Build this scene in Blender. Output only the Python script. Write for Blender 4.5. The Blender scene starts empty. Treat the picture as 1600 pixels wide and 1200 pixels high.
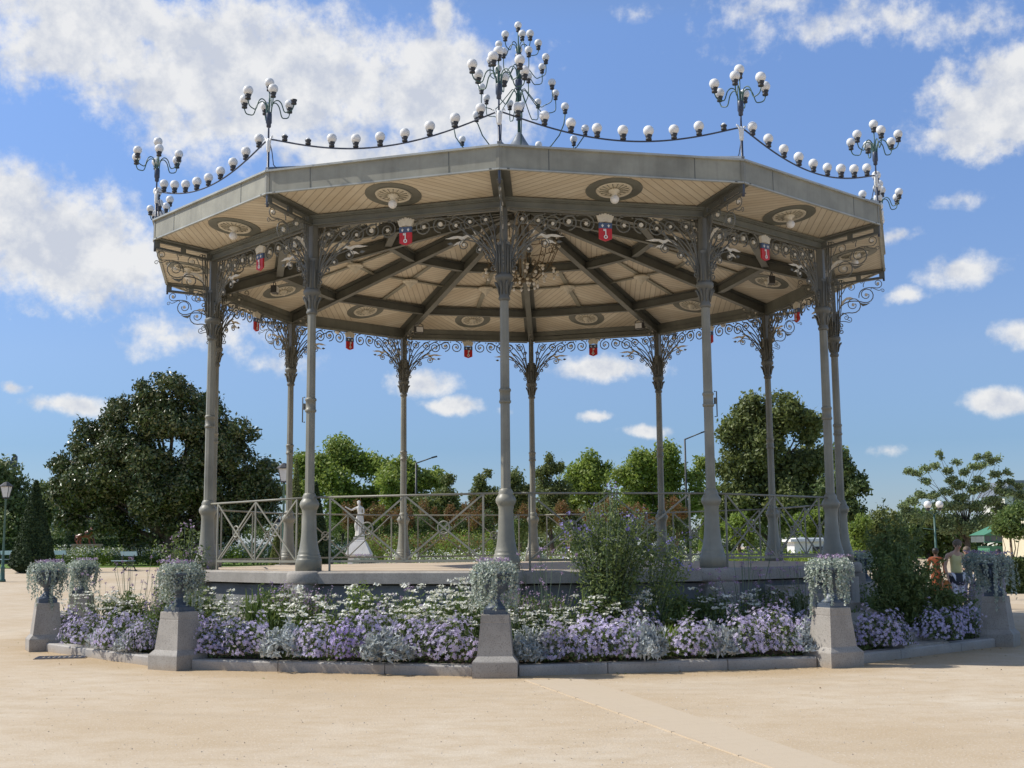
import bpy, math, random
import numpy as np
from mathutils import Vector, Matrix
PI=math.pi; sin=math.sin; cos=math.cos
scn=bpy.context.scene; COL=scn.collection
random.seed(7); RNG=np.random.default_rng(7)
TH=-0.0401; ZP=1.274; R0=6.3; RF=7.375; RP=8.93; FOC=1935.96
R30=PI/6
# ---------------- camera (solved from the photograph's perspective)
YAW,PITCH,ROLL=-0.0078,0.1319,0.0087
CAMP=np.array([0,-24.933,1.6008])
_r0=np.array([cos(YAW),-sin(YAW),0.]);_f0=np.array([sin(YAW),cos(YAW),0.]);_Z=np.array([0,0,1.])
_fw=cos(PITCH)*_f0+sin(PITCH)*_Z; _u0=-sin(PITCH)*_f0+cos(PITCH)*_Z
CX=cos(ROLL)*_r0-sin(ROLL)*_u0; CU=sin(ROLL)*_r0+cos(ROLL)*_u0
def W(px,py,d):
    "world point seen at photo pixel (px,py), d metres ahead"
    return CAMP+d*(_fw+CX*(px-800)/FOC-CU*(py-600)/FOC)
def gz(y):
    t=min(1,max(0,(y-12)/26.)); return .85*t*t*(3-2*t)
def onground(px,d):
    p=W(px,870,d); return (p[0],p[1],gz(p[1]))
def ground_px(px,py,z=0):
    dr=_fw+CX*(px-800)/FOC-CU*(py-600)/FOC
    t=(z-CAMP[2])/dr[2]; return CAMP+dr*t
cd=bpy.data.cameras.new("camera"); cam=bpy.data.objects.new("camera",cd); COL.objects.link(cam)
M=Matrix(((CX[0],CU[0],-_fw[0],CAMP[0]),(CX[1],CU[1],-_fw[1],CAMP[1]),(CX[2],CU[2],-_fw[2],CAMP[2]),(0,0,0,1)))
cam.matrix_world=M; cd.sensor_width=36; cd.lens=FOC/1600*36; cd.clip_end=4000; cd.clip_start=.1
scn.camera=cam
# ---------------- node helper
class NT:
    def __init__(s,t): s.t=t
    def n(s,ty,inp=None,**kw):
        o=s.t.nodes.new(ty)
        for k,v in kw.items(): setattr(o,k,v)
        for k,v in (inp or {}).items():
            if isinstance(v,bpy.types.NodeSocket): s.t.links.new(v,o.inputs[k])
            else: o.inputs[k].default_value=v
        return o
    def math(s,op,a,b=0,c=0,clamp=False):
        return s.n('ShaderNodeMath',{0:a,1:b,2:c},operation=op,use_clamp=clamp).outputs[0]
    def vm(s,op,a,b=(0,0,0)):
        o=s.n('ShaderNodeVectorMath',{0:a},operation=op)
        if op=='SCALE':
            o.inputs[3].default_value=b
        elif isinstance(b,bpy.types.NodeSocket): s.t.links.new(b,o.inputs[1])
        else: o.inputs[1].default_value=b
        return o
    def noise(s,vec,scale,detail=4,rough=.55,out=0,dist=0):
        return s.n('ShaderNodeTexNoise',{'Vector':vec,'Scale':scale,'Detail':detail,'Roughness':rough,'Distortion':dist}).outputs[out]
    def ramp(s,f,stops):
        o=s.n('ShaderNodeValToRGB',{0:f}); cr=o.color_ramp
        while len(cr.elements)<len(stops): cr.elements.new(.5)
        for e,(p,c) in zip(cr.elements,stops):
            e.position=p; e.color=(*c,1) if len(c)==3 else c
        return o.outputs[0]
    def mix(s,f,a,b,mode='MIX'):
        o=s.n('ShaderNodeMix',data_type='RGBA',blend_type=mode)
        for k,v in ((0,f),(6,a),(7,b)):
            if isinstance(v,bpy.types.NodeSocket): s.t.links.new(v,o.inputs[k])
            else: o.inputs[k].default_value=(*v,1) if isinstance(v,tuple) and len(v)==3 else v
        return o.outputs[2]
    def mapr(s,v,a,b,c,d,smooth=False):
        o=s.n('ShaderNodeMapRange',{0:v,1:a,2:b,3:c,4:d})
        if smooth: o.interpolation_type='SMOOTHSTEP'
        return o.outputs[0]
def newmat(name):
    m=bpy.data.materials.new(name); m.use_nodes=True; t=m.node_tree
    for n in list(t.nodes): t.nodes.remove(n)
    T=NT(t); T.out=T.n('ShaderNodeOutputMaterial'); return m,T
def pbsdf(T,col,rough=.6,metal=0,bump=None,bs=.3,bd=.01,spec=.5,**kw):
    inp={'Base Color':col if isinstance(col,bpy.types.NodeSocket) else (*col,1),'Roughness':rough,'Metallic':metal,'Specular IOR Level':spec}
    inp.update(kw)
    b=T.n('ShaderNodeBsdfPrincipled',inp)
    if bump is not None:
        bn=T.n('ShaderNodeBump',{'Strength':bs,'Distance':bd,'Height':bump}); T.t.links.new(bn.outputs[0],b.inputs['Normal'])
    return b
def fin(m,T,sh): T.t.links.new(sh.outputs[0] if hasattr(sh,'outputs') else sh,T.out.inputs[0]); return m
def mat_noise(name,c1,c2,scale=4,rough=.6,metal=0,bs=.3,bd=.004,bscale=60,c3=None,spec=.5):
    m,T=newmat(name); g=T.n('ShaderNodeNewGeometry').outputs['Position']
    f=T.noise(g,scale,6,.6); st=[(.3,c1),(.7,c2)]
    col=T.ramp(f,st)
    if c3: 
        f2=T.noise(g,scale*9,3,.7); col=T.mix(T.mapr(f2,.52,.7,0,1),col,c3)
    return fin(m,T,pbsdf(T,col,rough,metal,T.noise(g,bscale,3,.6),bs,bd,spec))
def mat_leaf(name,cols,trans=.35,rough=.5,spec=.4):
    "foliage: colour varies leaf by leaf"
    m,T=newmat(name); ng=T.n('ShaderNodeNewGeometry')
    n=len(cols); col=T.ramp(ng.outputs['Random Per Island'],[((i+.5)/n,c) for i,c in enumerate(cols)])
    big=T.noise(ng.outputs['Position'],.8,2,.5)
    hsv=T.n('ShaderNodeHueSaturation',{'Color':col,'Value':T.mapr(big,.3,.7,.8,1.2)}).outputs[0]
    b=pbsdf(T,hsv,rough,spec=spec)
    tr=T.n('ShaderNodeBsdfTranslucent',{'Color':hsv})
    return fin(m,T,T.n('ShaderNodeMixShader',{0:trans,1:b.outputs[0],2:tr.outputs[0]}))
# ---------------- mesh builder
class MB:
    def __init__(s): s.v=[];s.f=[];s.m=[];s.sm=[];s.uv=None
    def add(s,vs,fs,mi=0,sm=False):
        b=len(s.v); s.v+= [tuple(map(float,p)) for p in vs]
        for f in fs: s.f.append(tuple(i+b for i in f)); s.m.append(mi); s.sm.append(sm)
    def box(s,c,sz,rz=0,mi=0,axes=None):
        c=np.array(c,float); hx,hy,hz=[t/2 for t in sz]
        if axes is None: ax=np.array([[cos(rz),sin(rz),0],[-sin(rz),cos(rz),0],[0,0,1]])
        else: ax=np.array(axes)
        vs=[c+ax[0]*x*hx+ax[1]*y*hy+ax[2]*z*hz for z in(-1,1) for y in(-1,1) for x in(-1,1)]
        s.add(vs,[(0,2,3,1),(4,5,7,6),(0,1,5,4),(2,6,7,3),(0,4,6,2),(1,3,7,5)],mi)
    def bar(s,a,b,w,h,up=(0,0,1),mi=0):
        a=np.array(a,float);b=np.array(b,float);d=b-a;L=np.linalg.norm(d);d=d/L
        sd=np.cross(d,up); n=np.linalg.norm(sd)
        if n<1e-5: sd=np.array([1.,0,0])
        else: sd/=n
        u=np.cross(sd,d); s.box((a+b)/2,(L,w,h),mi=mi,axes=[d,sd,u])
    def tube(s,pts,r,n=6,mi=0,closed=False,sm=True):
        P=np.array(pts,float); k=len(P)
        rr=np.full(k,r,float) if np.isscalar(r) else np.array(r,float)
        T=np.empty_like(P)
        if closed: T=np.roll(P,-1,0)-np.roll(P,1,0)
        else: T[1:-1]=P[2:]-P[:-2];T[0]=P[1]-P[0];T[-1]=P[-1]-P[-2]
        T/=np.maximum(np.linalg.norm(T,axis=1),1e-9)[:,None]
        ref=np.array([0,0,1.]) if abs(T[0][2])<.9 else np.array([1.,0,0])
        N=ref-T[0]*ref.dot(T[0]);N/=np.linalg.norm(N); vs=[]
        for i in range(k):
            N=N-T[i]*N.dot(T[i]); N/=max(np.linalg.norm(N),1e-9); B=np.cross(T[i],N)
            for j in range(n):
                a=2*PI*j/n; vs.append(P[i]+rr[i]*(cos(a)*N+sin(a)*B))
        fs=[]
        for i in range(k if closed else k-1):
            for j in range(n):
                a=i*n+j;b=i*n+(j+1)%n;c=((i+1)%k)*n; fs.append((a,b,c+(j+1)%n,c+j))
        if not closed: fs+= [tuple(range(n))[::-1],tuple((k-1)*n+j for j in range(n))]
        s.add(vs,fs,mi,sm)
    def lathe(s,prof,n=16,c=(0,0,0),a0=0,mi=0,sm=True,cap=True):
        vs=[];fs=[]
        for r,z in prof:
            for j in range(n):
                a=a0+2*PI*j/n; vs.append((c[0]+r*cos(a),c[1]+r*sin(a),c[2]+z))
        for i in range(len(prof)-1):
            for j in range(n):
                fs.append((i*n+j,i*n+(j+1)%n,(i+1)*n+(j+1)%n,(i+1)*n+j))
        if cap: fs+= [tuple(range(n))[::-1],tuple((len(prof)-1)*n+j for j in range(n))]
        s.add(vs,fs,mi,sm)
    def ball(s,c,r,n=12,m=8,mi=0,sz=1):
        prof=[(max(r*sin(PI*i/m),1e-4),-r*sz*cos(PI*i/m)) for i in range(m+1)]
        s.lathe(prof,n,c,0,mi,True)
    def prism(s,poly,o,ux,uy,t,mi=0):
        "extrude 2-d polygon (in plane o+x*ux+y*uy) by t along the normal, centred"
        o=np.array(o,float);ux=np.array(ux,float);uy=np.array(uy,float);nz=np.cross(ux,uy)
        n=len(poly); vs=[o+x*ux+y*uy-nz*t/2 for x,y in poly]+[o+x*ux+y*uy+nz*t/2 for x,y in poly]
        fs=[tuple(range(n))[::-1],tuple(range(n,2*n))]+[(i,(i+1)%n,n+(i+1)%n,n+i) for i in range(n)]
        s.add(vs,fs,mi)
    def ring(s,c,r1,r2,t,n=32,ux=(1,0,0),uy=(0,1,0),mi=0):
        "flat annulus with thickness"
        c=np.array(c,float);ux=np.array(ux,float);uy=np.array(uy,float);nz=np.cross(ux,uy);vs=[]
        for rr,h in((r1,-t/2),(r2,-t/2),(r2,t/2),(r1,t/2)):
            for j in range(n):
                a=2*PI*j/n; vs.append(c+ux*rr*cos(a)+uy*rr*sin(a)+nz*h)
        fs=[]
        for q in range(4):
            for j in range(n): fs.append((q*n+j,q*n+(j+1)%n,((q+1)%4)*n+(j+1)%n,((q+1)%4)*n+j))
        s.add(vs,fs,mi,False)
    def mesh(s,name):
        me=bpy.data.meshes.new(name); me.from_pydata(s.v,[],s.f)
        me.polygons.foreach_set('material_index',s.m); me.polygons.foreach_set('use_smooth',s.sm); me.update(); return me
    def obj(s,name,mats,parent=None,loc=None,rz=0,**kw):
        return mkobj(name,s.mesh(name),mats,parent,loc,rz,**kw)
def mkobj(name,me,mats,parent=None,loc=None,rz=0,label=None,cat=None,group=None,kind=None):
    if me and mats is not None and len(me.materials)==0:
        for m in (mats if isinstance(mats,(list,tuple)) else [mats]): me.materials.append(m)
    o=bpy.data.objects.new(name,me); COL.objects.link(o)
    if parent is not None: o.parent=parent
    if loc is not None: o.location=tuple(float(t) for t in loc)
    o.rotation_euler.z=rz
    tag(o,label,cat,group,kind); return o
def tag(o,label=None,cat=None,group=None,kind=None):
    if label:o['label']=label
    if cat:o['category']=cat
    if group:o['group']=group
    if kind:o['kind']=kind
    return o
def empty(name,loc,label,cat,group=None,rz=0):
    return mkobj(name,None,None,None,loc,rz,label,cat,group)
def dup(o,parent=None,loc=None,rz=None,label=None,group=None):
    c=o.copy(); COL.objects.link(c)
    if parent is not None: c.parent=parent
    if loc is not None: c.location=tuple(float(t) for t in loc)
    if rz is not None: c.rotation_euler.z=rz
    if label:c['label']=label
    if group:c['group']=group
    for ch in list(o.children): dup(ch,c)
    return c
def npmesh(name,V,F,mi=None,smooth=False):
    V=np.asarray(V,np.float32);F=np.asarray(F,np.int32);k=F.shape[1]
    me=bpy.data.meshes.new(name); me.vertices.add(len(V)); me.vertices.foreach_set('co',V.ravel())
    me.loops.add(F.size); me.loops.foreach_set('vertex_index',F.ravel())
    me.polygons.add(len(F)); me.polygons.foreach_set('loop_start',np.arange(0,F.size,k,dtype=np.int32))
    me.polygons.foreach_set('loop_total',np.full(len(F),k,np.int32))
    if mi is not None: me.polygons.foreach_set('material_index',np.asarray(mi,np.int32))
    me.polygons.foreach_set('use_smooth',np.full(len(F),smooth)); me.update(calc_edges=True); return me
def joinmesh(name,parts):
    "parts: list of (V,F,mi) with equal face size"
    off=0;Vs=[];Fs=[];Ms=[]
    for V,F,m in parts:
        Vs.append(V);Fs.append(F+off);Ms.append(np.full(len(F),m) if np.isscalar(m) else m);off+=len(V)
    return npmesh(name,np.concatenate(Vs),np.concatenate(Fs),np.concatenate(Ms))
def unit(a): return a/np.maximum(np.linalg.norm(a,axis=-1,keepdims=True),1e-9)
def leaves(C,size,nrm=None,spread=1.,aspect=.55,jit=.4,long=None,rng=None):
    "one rhombic leaf per centre; nrm biases its facing, long its axis"
    rng=rng or RNG; n=len(C); N=rng.normal(size=(n,3))*spread
    if nrm is not None: N=N+nrm
    N=unit(N); A=rng.normal(size=(n,3))
    if long is not None: A=A*.35+long
    A=unit(A-N*np.sum(A*N,1)[:,None]); B=np.cross(N,A)
    s=(size*(1+jit*(rng.random(n)*2-1)))[:,None] if np.isscalar(size) else size[:,None]
    q=s*aspect
    V=np.stack([C-A*s,C-B*q+N*s*.15,C+A*s,C+B*q+N*s*.15],1).reshape(-1,3)
    return V,np.arange(4*n).reshape(n,4)
def blobpts(blobs,dens,rng=None,shell=.55):
    "points in the outer part of ellipsoid puffs (x,y,z,rx,ry,rz); returns points and outward dirs"
    rng=rng or RNG; P=[];D=[]
    for b in blobs:
        c=np.array(b[:3]);r=np.array(b[3:6]); n=int(dens*(r[0]*r[2]+r[0]*r[1]+r[1]*r[2])*4)+4
        d=unit(rng.normal(size=(n,3))); t=shell+(1-shell)*rng.random(n)**.6
        P.append(c+d*r*(t*(1+.12*rng.normal(size=n)))[:,None]); D.append(d)
    return np.concatenate(P),np.concatenate(D)
# ---------------- materials
def mat_paint(name,base,streak=.25,rough=.45):
    m,T=newmat(name); ng=T.n('ShaderNodeNewGeometry'); g=ng.outputs['Position']
    f=T.noise(g,1.7,5,.6)
    sq=T.vm('MULTIPLY',g,(9,9,.7)).outputs[0]; st=T.noise(sq,1,4,.6)
    d=tuple(c*.72 for c in base); l=tuple(min(1,c*1.18) for c in base)
    col=T.mix(T.mapr(f,.3,.7,0,1),d+(1,),l+(1,))
    col=T.mix(T.math('MULTIPLY',T.mapr(st,.5,.75,0,1),streak),col,tuple(c*.45 for c in base)+(1,))
    return fin(m,T,pbsdf(T,col,rough,0,T.noise(g,45,3,.6),.15,.004))
m_paint=mat_paint('grey_green_paint',(.265,.252,.195))
m_paintd=mat_paint('dark_grey_paint',(.125,.127,.108))
m_beam=mat_paint('beam_paint',(.165,.168,.14))
m_iron=mat_paint('wrought_iron_paint',(.155,.153,.130),.2,.5)
m_fascia=mat_paint('fascia_paint',(.315,.305,.24),.3,.6)
m_trim=mat_paint('light_trim',(.42,.43,.39),.2)
m_lampgreen=mat_noise('verdigris_lamp_paint',(.035,.085,.07),(.07,.15,.12),9,.45)
m_black=mat_noise('black_socket',(.03,.03,.032),(.06,.058,.055),20,.5)
m_bluegrey=mat_noise('dark_blue_iron',(.035,.045,.075),(.06,.075,.11),14,.4)
m_urn=mat_noise('blue_cast_iron',(.045,.065,.10),(.09,.12,.16),9,.45,c3=(.16,.17,.17))
m_cream=mat_noise('cream_ornament',(.62,.56,.44),(.75,.70,.58),20,.6)
m_white=mat_noise('white_paint',(.75,.75,.72),(.82,.82,.8),8,.5)
def f_globe():
    m,T=newmat('opal_glass'); g=T.n('ShaderNodeNewGeometry').outputs['Position']
    col=T.ramp(T.noise(g,7,3,.6),[(.3,(.74,.72,.68)),(.6,(.84,.83,.80))])
    return fin(m,T,pbsdf(T,col,.38,0,spec=.3,**{'Subsurface Weight':.15,'Subsurface Radius':(.05,.05,.05),'Subsurface Scale':.5}))
m_globe=f_globe()
def f_boards():
    m,T=newmat('cream_boards'); uv=T.n('ShaderNodeUVMap').outputs[0]; s=T.n('ShaderNodeSeparateXYZ',{0:uv})
    u=T.math('MULTIPLY',s.outputs[0],1/.115); fr=T.math('FRACT',u); fl=T.math('FLOOR',u)
    line=T.math('ABSOLUTE',T.math('SUBTRACT',fr,.5)); line=T.mapr(line,.40,.485,0,1,True)
    rnd=T.n('ShaderNodeTexWhiteNoise',{'W':fl},noise_dimensions='1D').outputs[0]
    g=T.n('ShaderNodeNewGeometry').outputs['Position']
    c=T.mix(rnd,(.64,.56,.43,1),(.76,.69,.555,1))
    c=T.mix(T.mapr(T.noise(g,1.1,5,.65),.42,.75,0,.65),c,(.50,.40,.27,1))
    c=T.mix(T.math('MULTIPLY',line,.6),c,(.22,.15,.09,1))
    return fin(m,T,pbsdf(T,c,.6,0,T.math('SUBTRACT',1,line),.5,.006))
m_boards=f_boards()
def f_sand():
    m,T=newmat('sand'); g=T.n('ShaderNodeNewGeometry').outputs['Position']
    big=T.noise(g,.22,6,.62); mid=T.noise(T.vm('MULTIPLY',g,(1,1.4,1)).outputs[0],2.1,7,.7); fine=T.noise(g,95,3,.75); grit=T.noise(g,38,2,.6)
    c=T.ramp(big,[(.32,(.50,.385,.25)),(.5,(.57,.465,.335)),(.68,(.62,.53,.405))])
    c=T.mix(T.mapr(mid,.42,.66,0,.75),c,(.49,.375,.24,1))
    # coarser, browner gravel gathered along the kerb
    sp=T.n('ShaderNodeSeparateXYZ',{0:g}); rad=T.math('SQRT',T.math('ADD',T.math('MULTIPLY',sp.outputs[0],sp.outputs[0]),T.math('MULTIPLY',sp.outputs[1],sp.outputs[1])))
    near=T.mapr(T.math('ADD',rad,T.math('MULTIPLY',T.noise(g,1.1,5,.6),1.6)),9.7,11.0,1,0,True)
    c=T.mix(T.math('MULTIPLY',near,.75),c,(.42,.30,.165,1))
    c=T.mix(T.mapr(fine,.55,.72,0,.4),c,(.30,.23,.16,1)); c=T.mix(T.mapr(grit,.58,.70,0,.6),c,(.70,.63,.53,1))
    # worn bands trodden round the bandstand
    ang=T.math('ARCTAN2',sp.outputs[0],sp.outputs[1]); bv=T.n('ShaderNodeCombineXYZ',{0:T.math('MULTIPLY',rad,1.6),1:T.math('MULTIPLY',ang,2.2),2:0.}).outputs[0]
    c=T.mix(T.mapr(T.noise(bv,1.,4,.6,dist=.4),.52,.68,0,.35),c,(.46,.37,.26,1))
    # scattered dark pebbles and litter
    vo=T.n('ShaderNodeTexVoronoi',{'Vector':g,'Scale':2.6}); pe=T.mapr(vo.outputs['Distance'],.018,.035,1,0)
    c=T.mix(pe,c,(.16,.13,.10,1))
    h=T.math('ADD',T.math('MULTIPLY',fine,.4),T.math('ADD',grit,T.math('MULTIPLY',mid,2)))
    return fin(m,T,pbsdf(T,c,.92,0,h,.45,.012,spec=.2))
m_sand=f_sand()
def f_stone(name,c1,c2,sp=(.2,.19,.18),blk=0):
    m,T=newmat(name); g=T.n('ShaderNodeNewGeometry').outputs['Position']
    c=T.ramp(T.noise(g,2.2,6,.65),[(.3,c1),(.7,c2)])
    c=T.mix(T.mapr(T.noise(g,70,3,.7),.52,.66,0,.75),c,sp+(1,))
    c=T.mix(T.mapr(T.noise(T.vm('MULTIPLY',g,(5,5,1)).outputs[0],1.2,5,.7),.55,.75,0,.4),c,tuple(t*.6 for t in c1)+(1,))
    z=T.n('ShaderNodeSeparateXYZ',{0:g}).outputs[2]
    c=T.mix(T.mapr(T.math('ADD',z,T.math('MULTIPLY',T.noise(g,4,4,.6),.12)),.03,.16,.6,0),c,(.36,.27,.17,1))
    return fin(m,T,pbsdf(T,c,.8,0,T.noise(g,90,3,.7),.35,.004,spec=.3))
m_gran=f_stone('grey_granite',(.30,.275,.24),(.42,.39,.345),(.16,.145,.13))
m_slate=f_stone('blue_slate',(.19,.192,.195),(.27,.27,.27))
m_kerb=f_stone('kerb_granite',(.34,.32,.29),(.46,.43,.39))
m_marble=f_stone('white_marble',(.66,.62,.55),(.80,.77,.71),(.5,.47,.42))
m_lime=f_stone('limestone',(.62,.54,.42),(.72,.65,.54),(.5,.44,.36))
m_pink=f_stone('pink_stone',(.45,.30,.24),(.55,.38,.30))
m_floor=mat_noise('floor_sand',(.50,.39,.27),(.60,.49,.36),1.2,.9,0,.3,.004,60)
def f_setts():
    m,T=newmat('stone_setts'); uv=T.n('ShaderNodeUVMap').outputs[0]
    br=T.n('ShaderNodeTexBrick',{'Vector':uv,'Color1':(.50,.41,.30,1),'Color2':(.58,.49,.38,1),'Mortar':(.36,.27,.17,1),'Scale':1.,'Mortar Size':.012,'Brick Width':.42,'Row Height':.19})
    g=T.n('ShaderNodeNewGeometry').outputs['Position']
    wear=T.mapr(T.noise(g,1.3,6,.65),.40,.58,.12,1); us=T.n('ShaderNodeSeparateXYZ',{0:uv}).outputs[0]; wear=T.math('MULTIPLY',wear,T.mapr(us,.50,.58,.12,1))
    c=T.mix(wear,(.555,.455,.33,1),br.outputs[0]); c=T.mix(T.mapr(T.noise(g,80,3,.7),.6,.75,0,.4),c,(.33,.26,.19,1))
    return fin(m,T,pbsdf(T,c,.9,0,T.noise(g,60,3,.7),.35,.006,spec=.2))
m_setts=f_setts()
m_red=mat_noise('red_enamel',(.50,.015,.02),(.62,.03,.03),12,.4)
m_blue=mat_noise('blue_enamel',(.05,.085,.17),(.09,.13,.22),12,.4)
m_roof=mat_noise('zinc_roof',(.16,.18,.20),(.24,.26,.28),2,.4,.3)
m_soil=mat_noise('soil',(.045,.033,.022),(.085,.06,.04),6,.95,0,.6,.02,30)
def f_lawn(name='grass_lawn',a=(.10,.17,.025),b=(.17,.25,.045)):
    m,T=newmat(name); g=T.n('ShaderNodeNewGeometry').outputs['Position']
    c=T.ramp(T.noise(g,.7,6,.7),[(.3,a),(.7,b)]); c=T.mix(T.mapr(T.noise(g,30,3,.7),.5,.7,0,.5),c,tuple(t*.5 for t in a)+(1,))
    return fin(m,T,pbsdf(T,c,.9,0,T.noise(g,40,3,.7),.6,.03,spec=.2))
m_lawn=f_lawn()
# ---------------- world: Nishita sky with procedural cumulus
SUN_EL=math.radians(46)
sun_a=math.radians(-96.5)   # from -Y, clockwise negative: the sun stands to the left, just behind the bandstand
SD=Vector((sin(sun_a)*cos(SUN_EL),-cos(sun_a)*cos(SUN_EL),sin(SUN_EL)))
sl=bpy.data.lights.new('sun','SUN'); sl.energy=4.7; sl.angle=math.radians(.53); sl.color=(1,.955,.88)
so=bpy.data.objects.new('sun',sl); COL.objects.link(so); so.rotation_euler=(-SD).to_track_quat('-Z','Y').to_euler()
w=bpy.data.worlds.new('World'); scn.world=w; w.use_nodes=True; wt=w.node_tree
for n in list(wt.nodes): wt.nodes.remove(n)
T=NT(wt); wo=T.n('ShaderNodeOutputWorld')
sky=T.n('ShaderNodeTexSky',sky_type='NISHITA',sun_disc=False,sun_elevation=SUN_EL,sun_rotation=math.atan2(SD.x,SD.y),air_density=1.0,dust_density=.25,ozone_density=1.6,altitude=50)
tc=T.n('ShaderNodeTexCoord').outputs['Generated']; s=T.n('ShaderNodeSeparateXYZ',{0:tc})
az=T.math('ARCTAN2',s.outputs[0],s.outputs[1]); el=T.math('ARCSINE',s.outputs[2])
# angular plane, in degrees
pt=T.n('ShaderNodeCombineXYZ',{0:T.math('MULTIPLY',az,57.2958),1:T.math('MULTIPLY',el,57.2958),2:0.}).outputs[0]
def dirdeg(px,py):
    d=_fw+CX*(px-800)/FOC-CU*(py-600)/FOC; d=d/np.linalg.norm(d)
    return math.degrees(math.atan2(d[0],d[1])),math.degrees(math.asin(d[2]))
CL=[(420,130,330,115,1.1),(690,140,170,100,1.05),(250,40,330,60,1.0),(330,200,130,75,.8),(120,75,190,80,1.0),(560,250,200,60,.8),(90,380,160,95,1.15),(30,310,90,55,.9),(190,410,90,60,.9),
(1590,150,120,75,1.15),(1560,205,130,35,.9),(1340,40,220,32,.5),(1180,20,120,30,.45),(1500,40,120,30,.4),
(125,634,75,14,.8),(655,597,62,24,.95),(705,634,52,16,.9),(945,574,90,22,.95),(1008,673,50,13,.85),(925,651,26,9,.7),(1565,626,60,22,1.),(1397,372,36,14,.7),(1500,425,66,26,.85),(1592,518,42,22,.75),(1412,464,30,14,.7),(18,608,24,9,.7),(300,515,120,32,.62),(1510,312,40,14,.5),(790,640,20,8,.5),
(1380,706,30,10,.4),(450,565,70,18,.4),(1000,20,50,12,.3),(690,30,30,40,.75)]
wob=T.n('ShaderNodeVectorMath',{0:T.n('ShaderNodeTexNoise',{'Vector':pt,'Scale':.28,'Detail':7.,'Roughness':.6}).outputs['Color'],1:(.5,.5,.5)},operation='SUBTRACT').outputs[0]
wob=T.vm('MULTIPLY',wob,(6.5,4.0,0)).outputs[0]
ptw=T.vm('ADD',pt,wob).outputs[0]
mx=None;lo=None
for cx,cy,rx,ry,wgt in CL:
    a,e=dirdeg(cx,cy); k=57.2958/FOC
    big=1 if rx>100 else .35
    base=ptw if rx>100 else T.vm('ADD',pt,T.vm('SCALE',wob,.3).outputs[0]).outputs[0] if False else (ptw if rx>100 else None)
    if base is None:
        if lo is None: lo=T.vm('ADD',pt,T.vm('MULTIPLY',wob,(.35,.3,0)).outputs[0]).outputs[0]
        base=lo
    q=T.vm('SUBTRACT',base,(a,e,0)).outputs[0]; q=T.vm('DIVIDE',q,(rx*k*1.15,ry*k*1.2,1)).outputs[0]
    L=T.vm('LENGTH',q).outputs['Value']; v=T.math('MULTIPLY',T.math('SUBTRACT',1,L),wgt)
    mx=v if mx is None else T.math('MAXIMUM',mx,v)
n1=T.noise(pt,.5,9,.6); n3=T.noise(pt,1.5,7,.6); n2=T.noise(T.vm('ADD',pt,(3,-.9,7)).outputs[0],.55,9,.6)
dens=T.math('ADD',T.math('ADD',mx,T.math('MULTIPLY',T.math('SUBTRACT',n1,.5),1.15)),T.math('MULTIPLY',T.math('SUBTRACT',n3,.5),.6))
# clouds also elsewhere round the sky, out of view
rear=T.math('SUBTRACT',T.noise(tc,2.2,7,.6),.56); rear=T.math('MULTIPLY',rear,T.mapr(s.outputs[1],.45,.7,4,0))
mask=T.mapr(dens,.0,.62,0,1,True); mask=T.math('MAXIMUM',mask,T.math('MULTIPLY',T.mapr(rear,0,.4,0,.8,True),T.mapr(s.outputs[2],.0,.2,0,1)))
mask=T.math('MULTIPLY',mask,.95)
# body shading: noise sampled toward the sun gives lit edges and grey bellies
sh=T.math('ADD',T.math('MULTIPLY',T.math('SUBTRACT',n1,n2),2.6),.62); sh=T.math('SUBTRACT',sh,T.mapr(dens,.35,1.1,0,.32))
ccol=T.ramp(sh,[(.12,(.66,.70,.79)),(.45,(.80,.82,.86)),(.8,(.94,.94,.94))])
tint=T.ramp(T.math('MULTIPLY',s.outputs[2],2.),[(0.,(.42,.50,.74)),(.16,(.42,.53,.74)),(.30,(.62,.68,.85)),(.80,(.90,1.0,1.22)),(1.,(1.05,.98,.93))])  # top stop, above the frame, is warmed to make the shade less blue
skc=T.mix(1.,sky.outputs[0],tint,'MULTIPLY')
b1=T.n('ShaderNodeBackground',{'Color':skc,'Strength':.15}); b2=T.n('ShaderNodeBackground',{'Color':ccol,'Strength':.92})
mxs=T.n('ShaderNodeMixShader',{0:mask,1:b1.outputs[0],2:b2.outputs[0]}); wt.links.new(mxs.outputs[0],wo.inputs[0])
scn.view_settings.view_transform='Standard'; scn.view_settings.look='None'; scn.view_settings.exposure=0; scn.view_settings.gamma=1
scn.render.engine='CYCLES'; scn.cycles.max_bounces=6; scn.cycles.diffuse_bounces=4; scn.cycles.transparent_max_bounces=6
# ================= THE BANDSTAND =================
ks=empty('bandstand',(0,0,0),'large twelve sided iron bandstand with white globe lamps along its roof','bandstand',rz=TH)
def pol(R,k,z=0): a=k*R30; return (R*sin(a),-R*cos(a),z)
def ngon(R,z,n=12,off=0): return [(R*sin((k+off)*R30),-R*cos((k+off)*R30),z) for k in range(n)]
def ringsolid(mb,prof,mi=0,closed=True):
    "12-gon ring swept through profile [(R,z)]"
    m=len(prof); vs=[]
    for R,z in prof: vs+=ngon(R,z)
    fs=[]
    for q in range(m if closed else m-1):
        for k in range(12): fs.append((q*12+k,q*12+(k+1)%12,((q+1)%m)*12+(k+1)%12,((q+1)%m)*12+k))
    mb.add(vs,fs,mi)
SW=2*sin(PI/12) # side length / R
ap=cos(PI/12)
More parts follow.
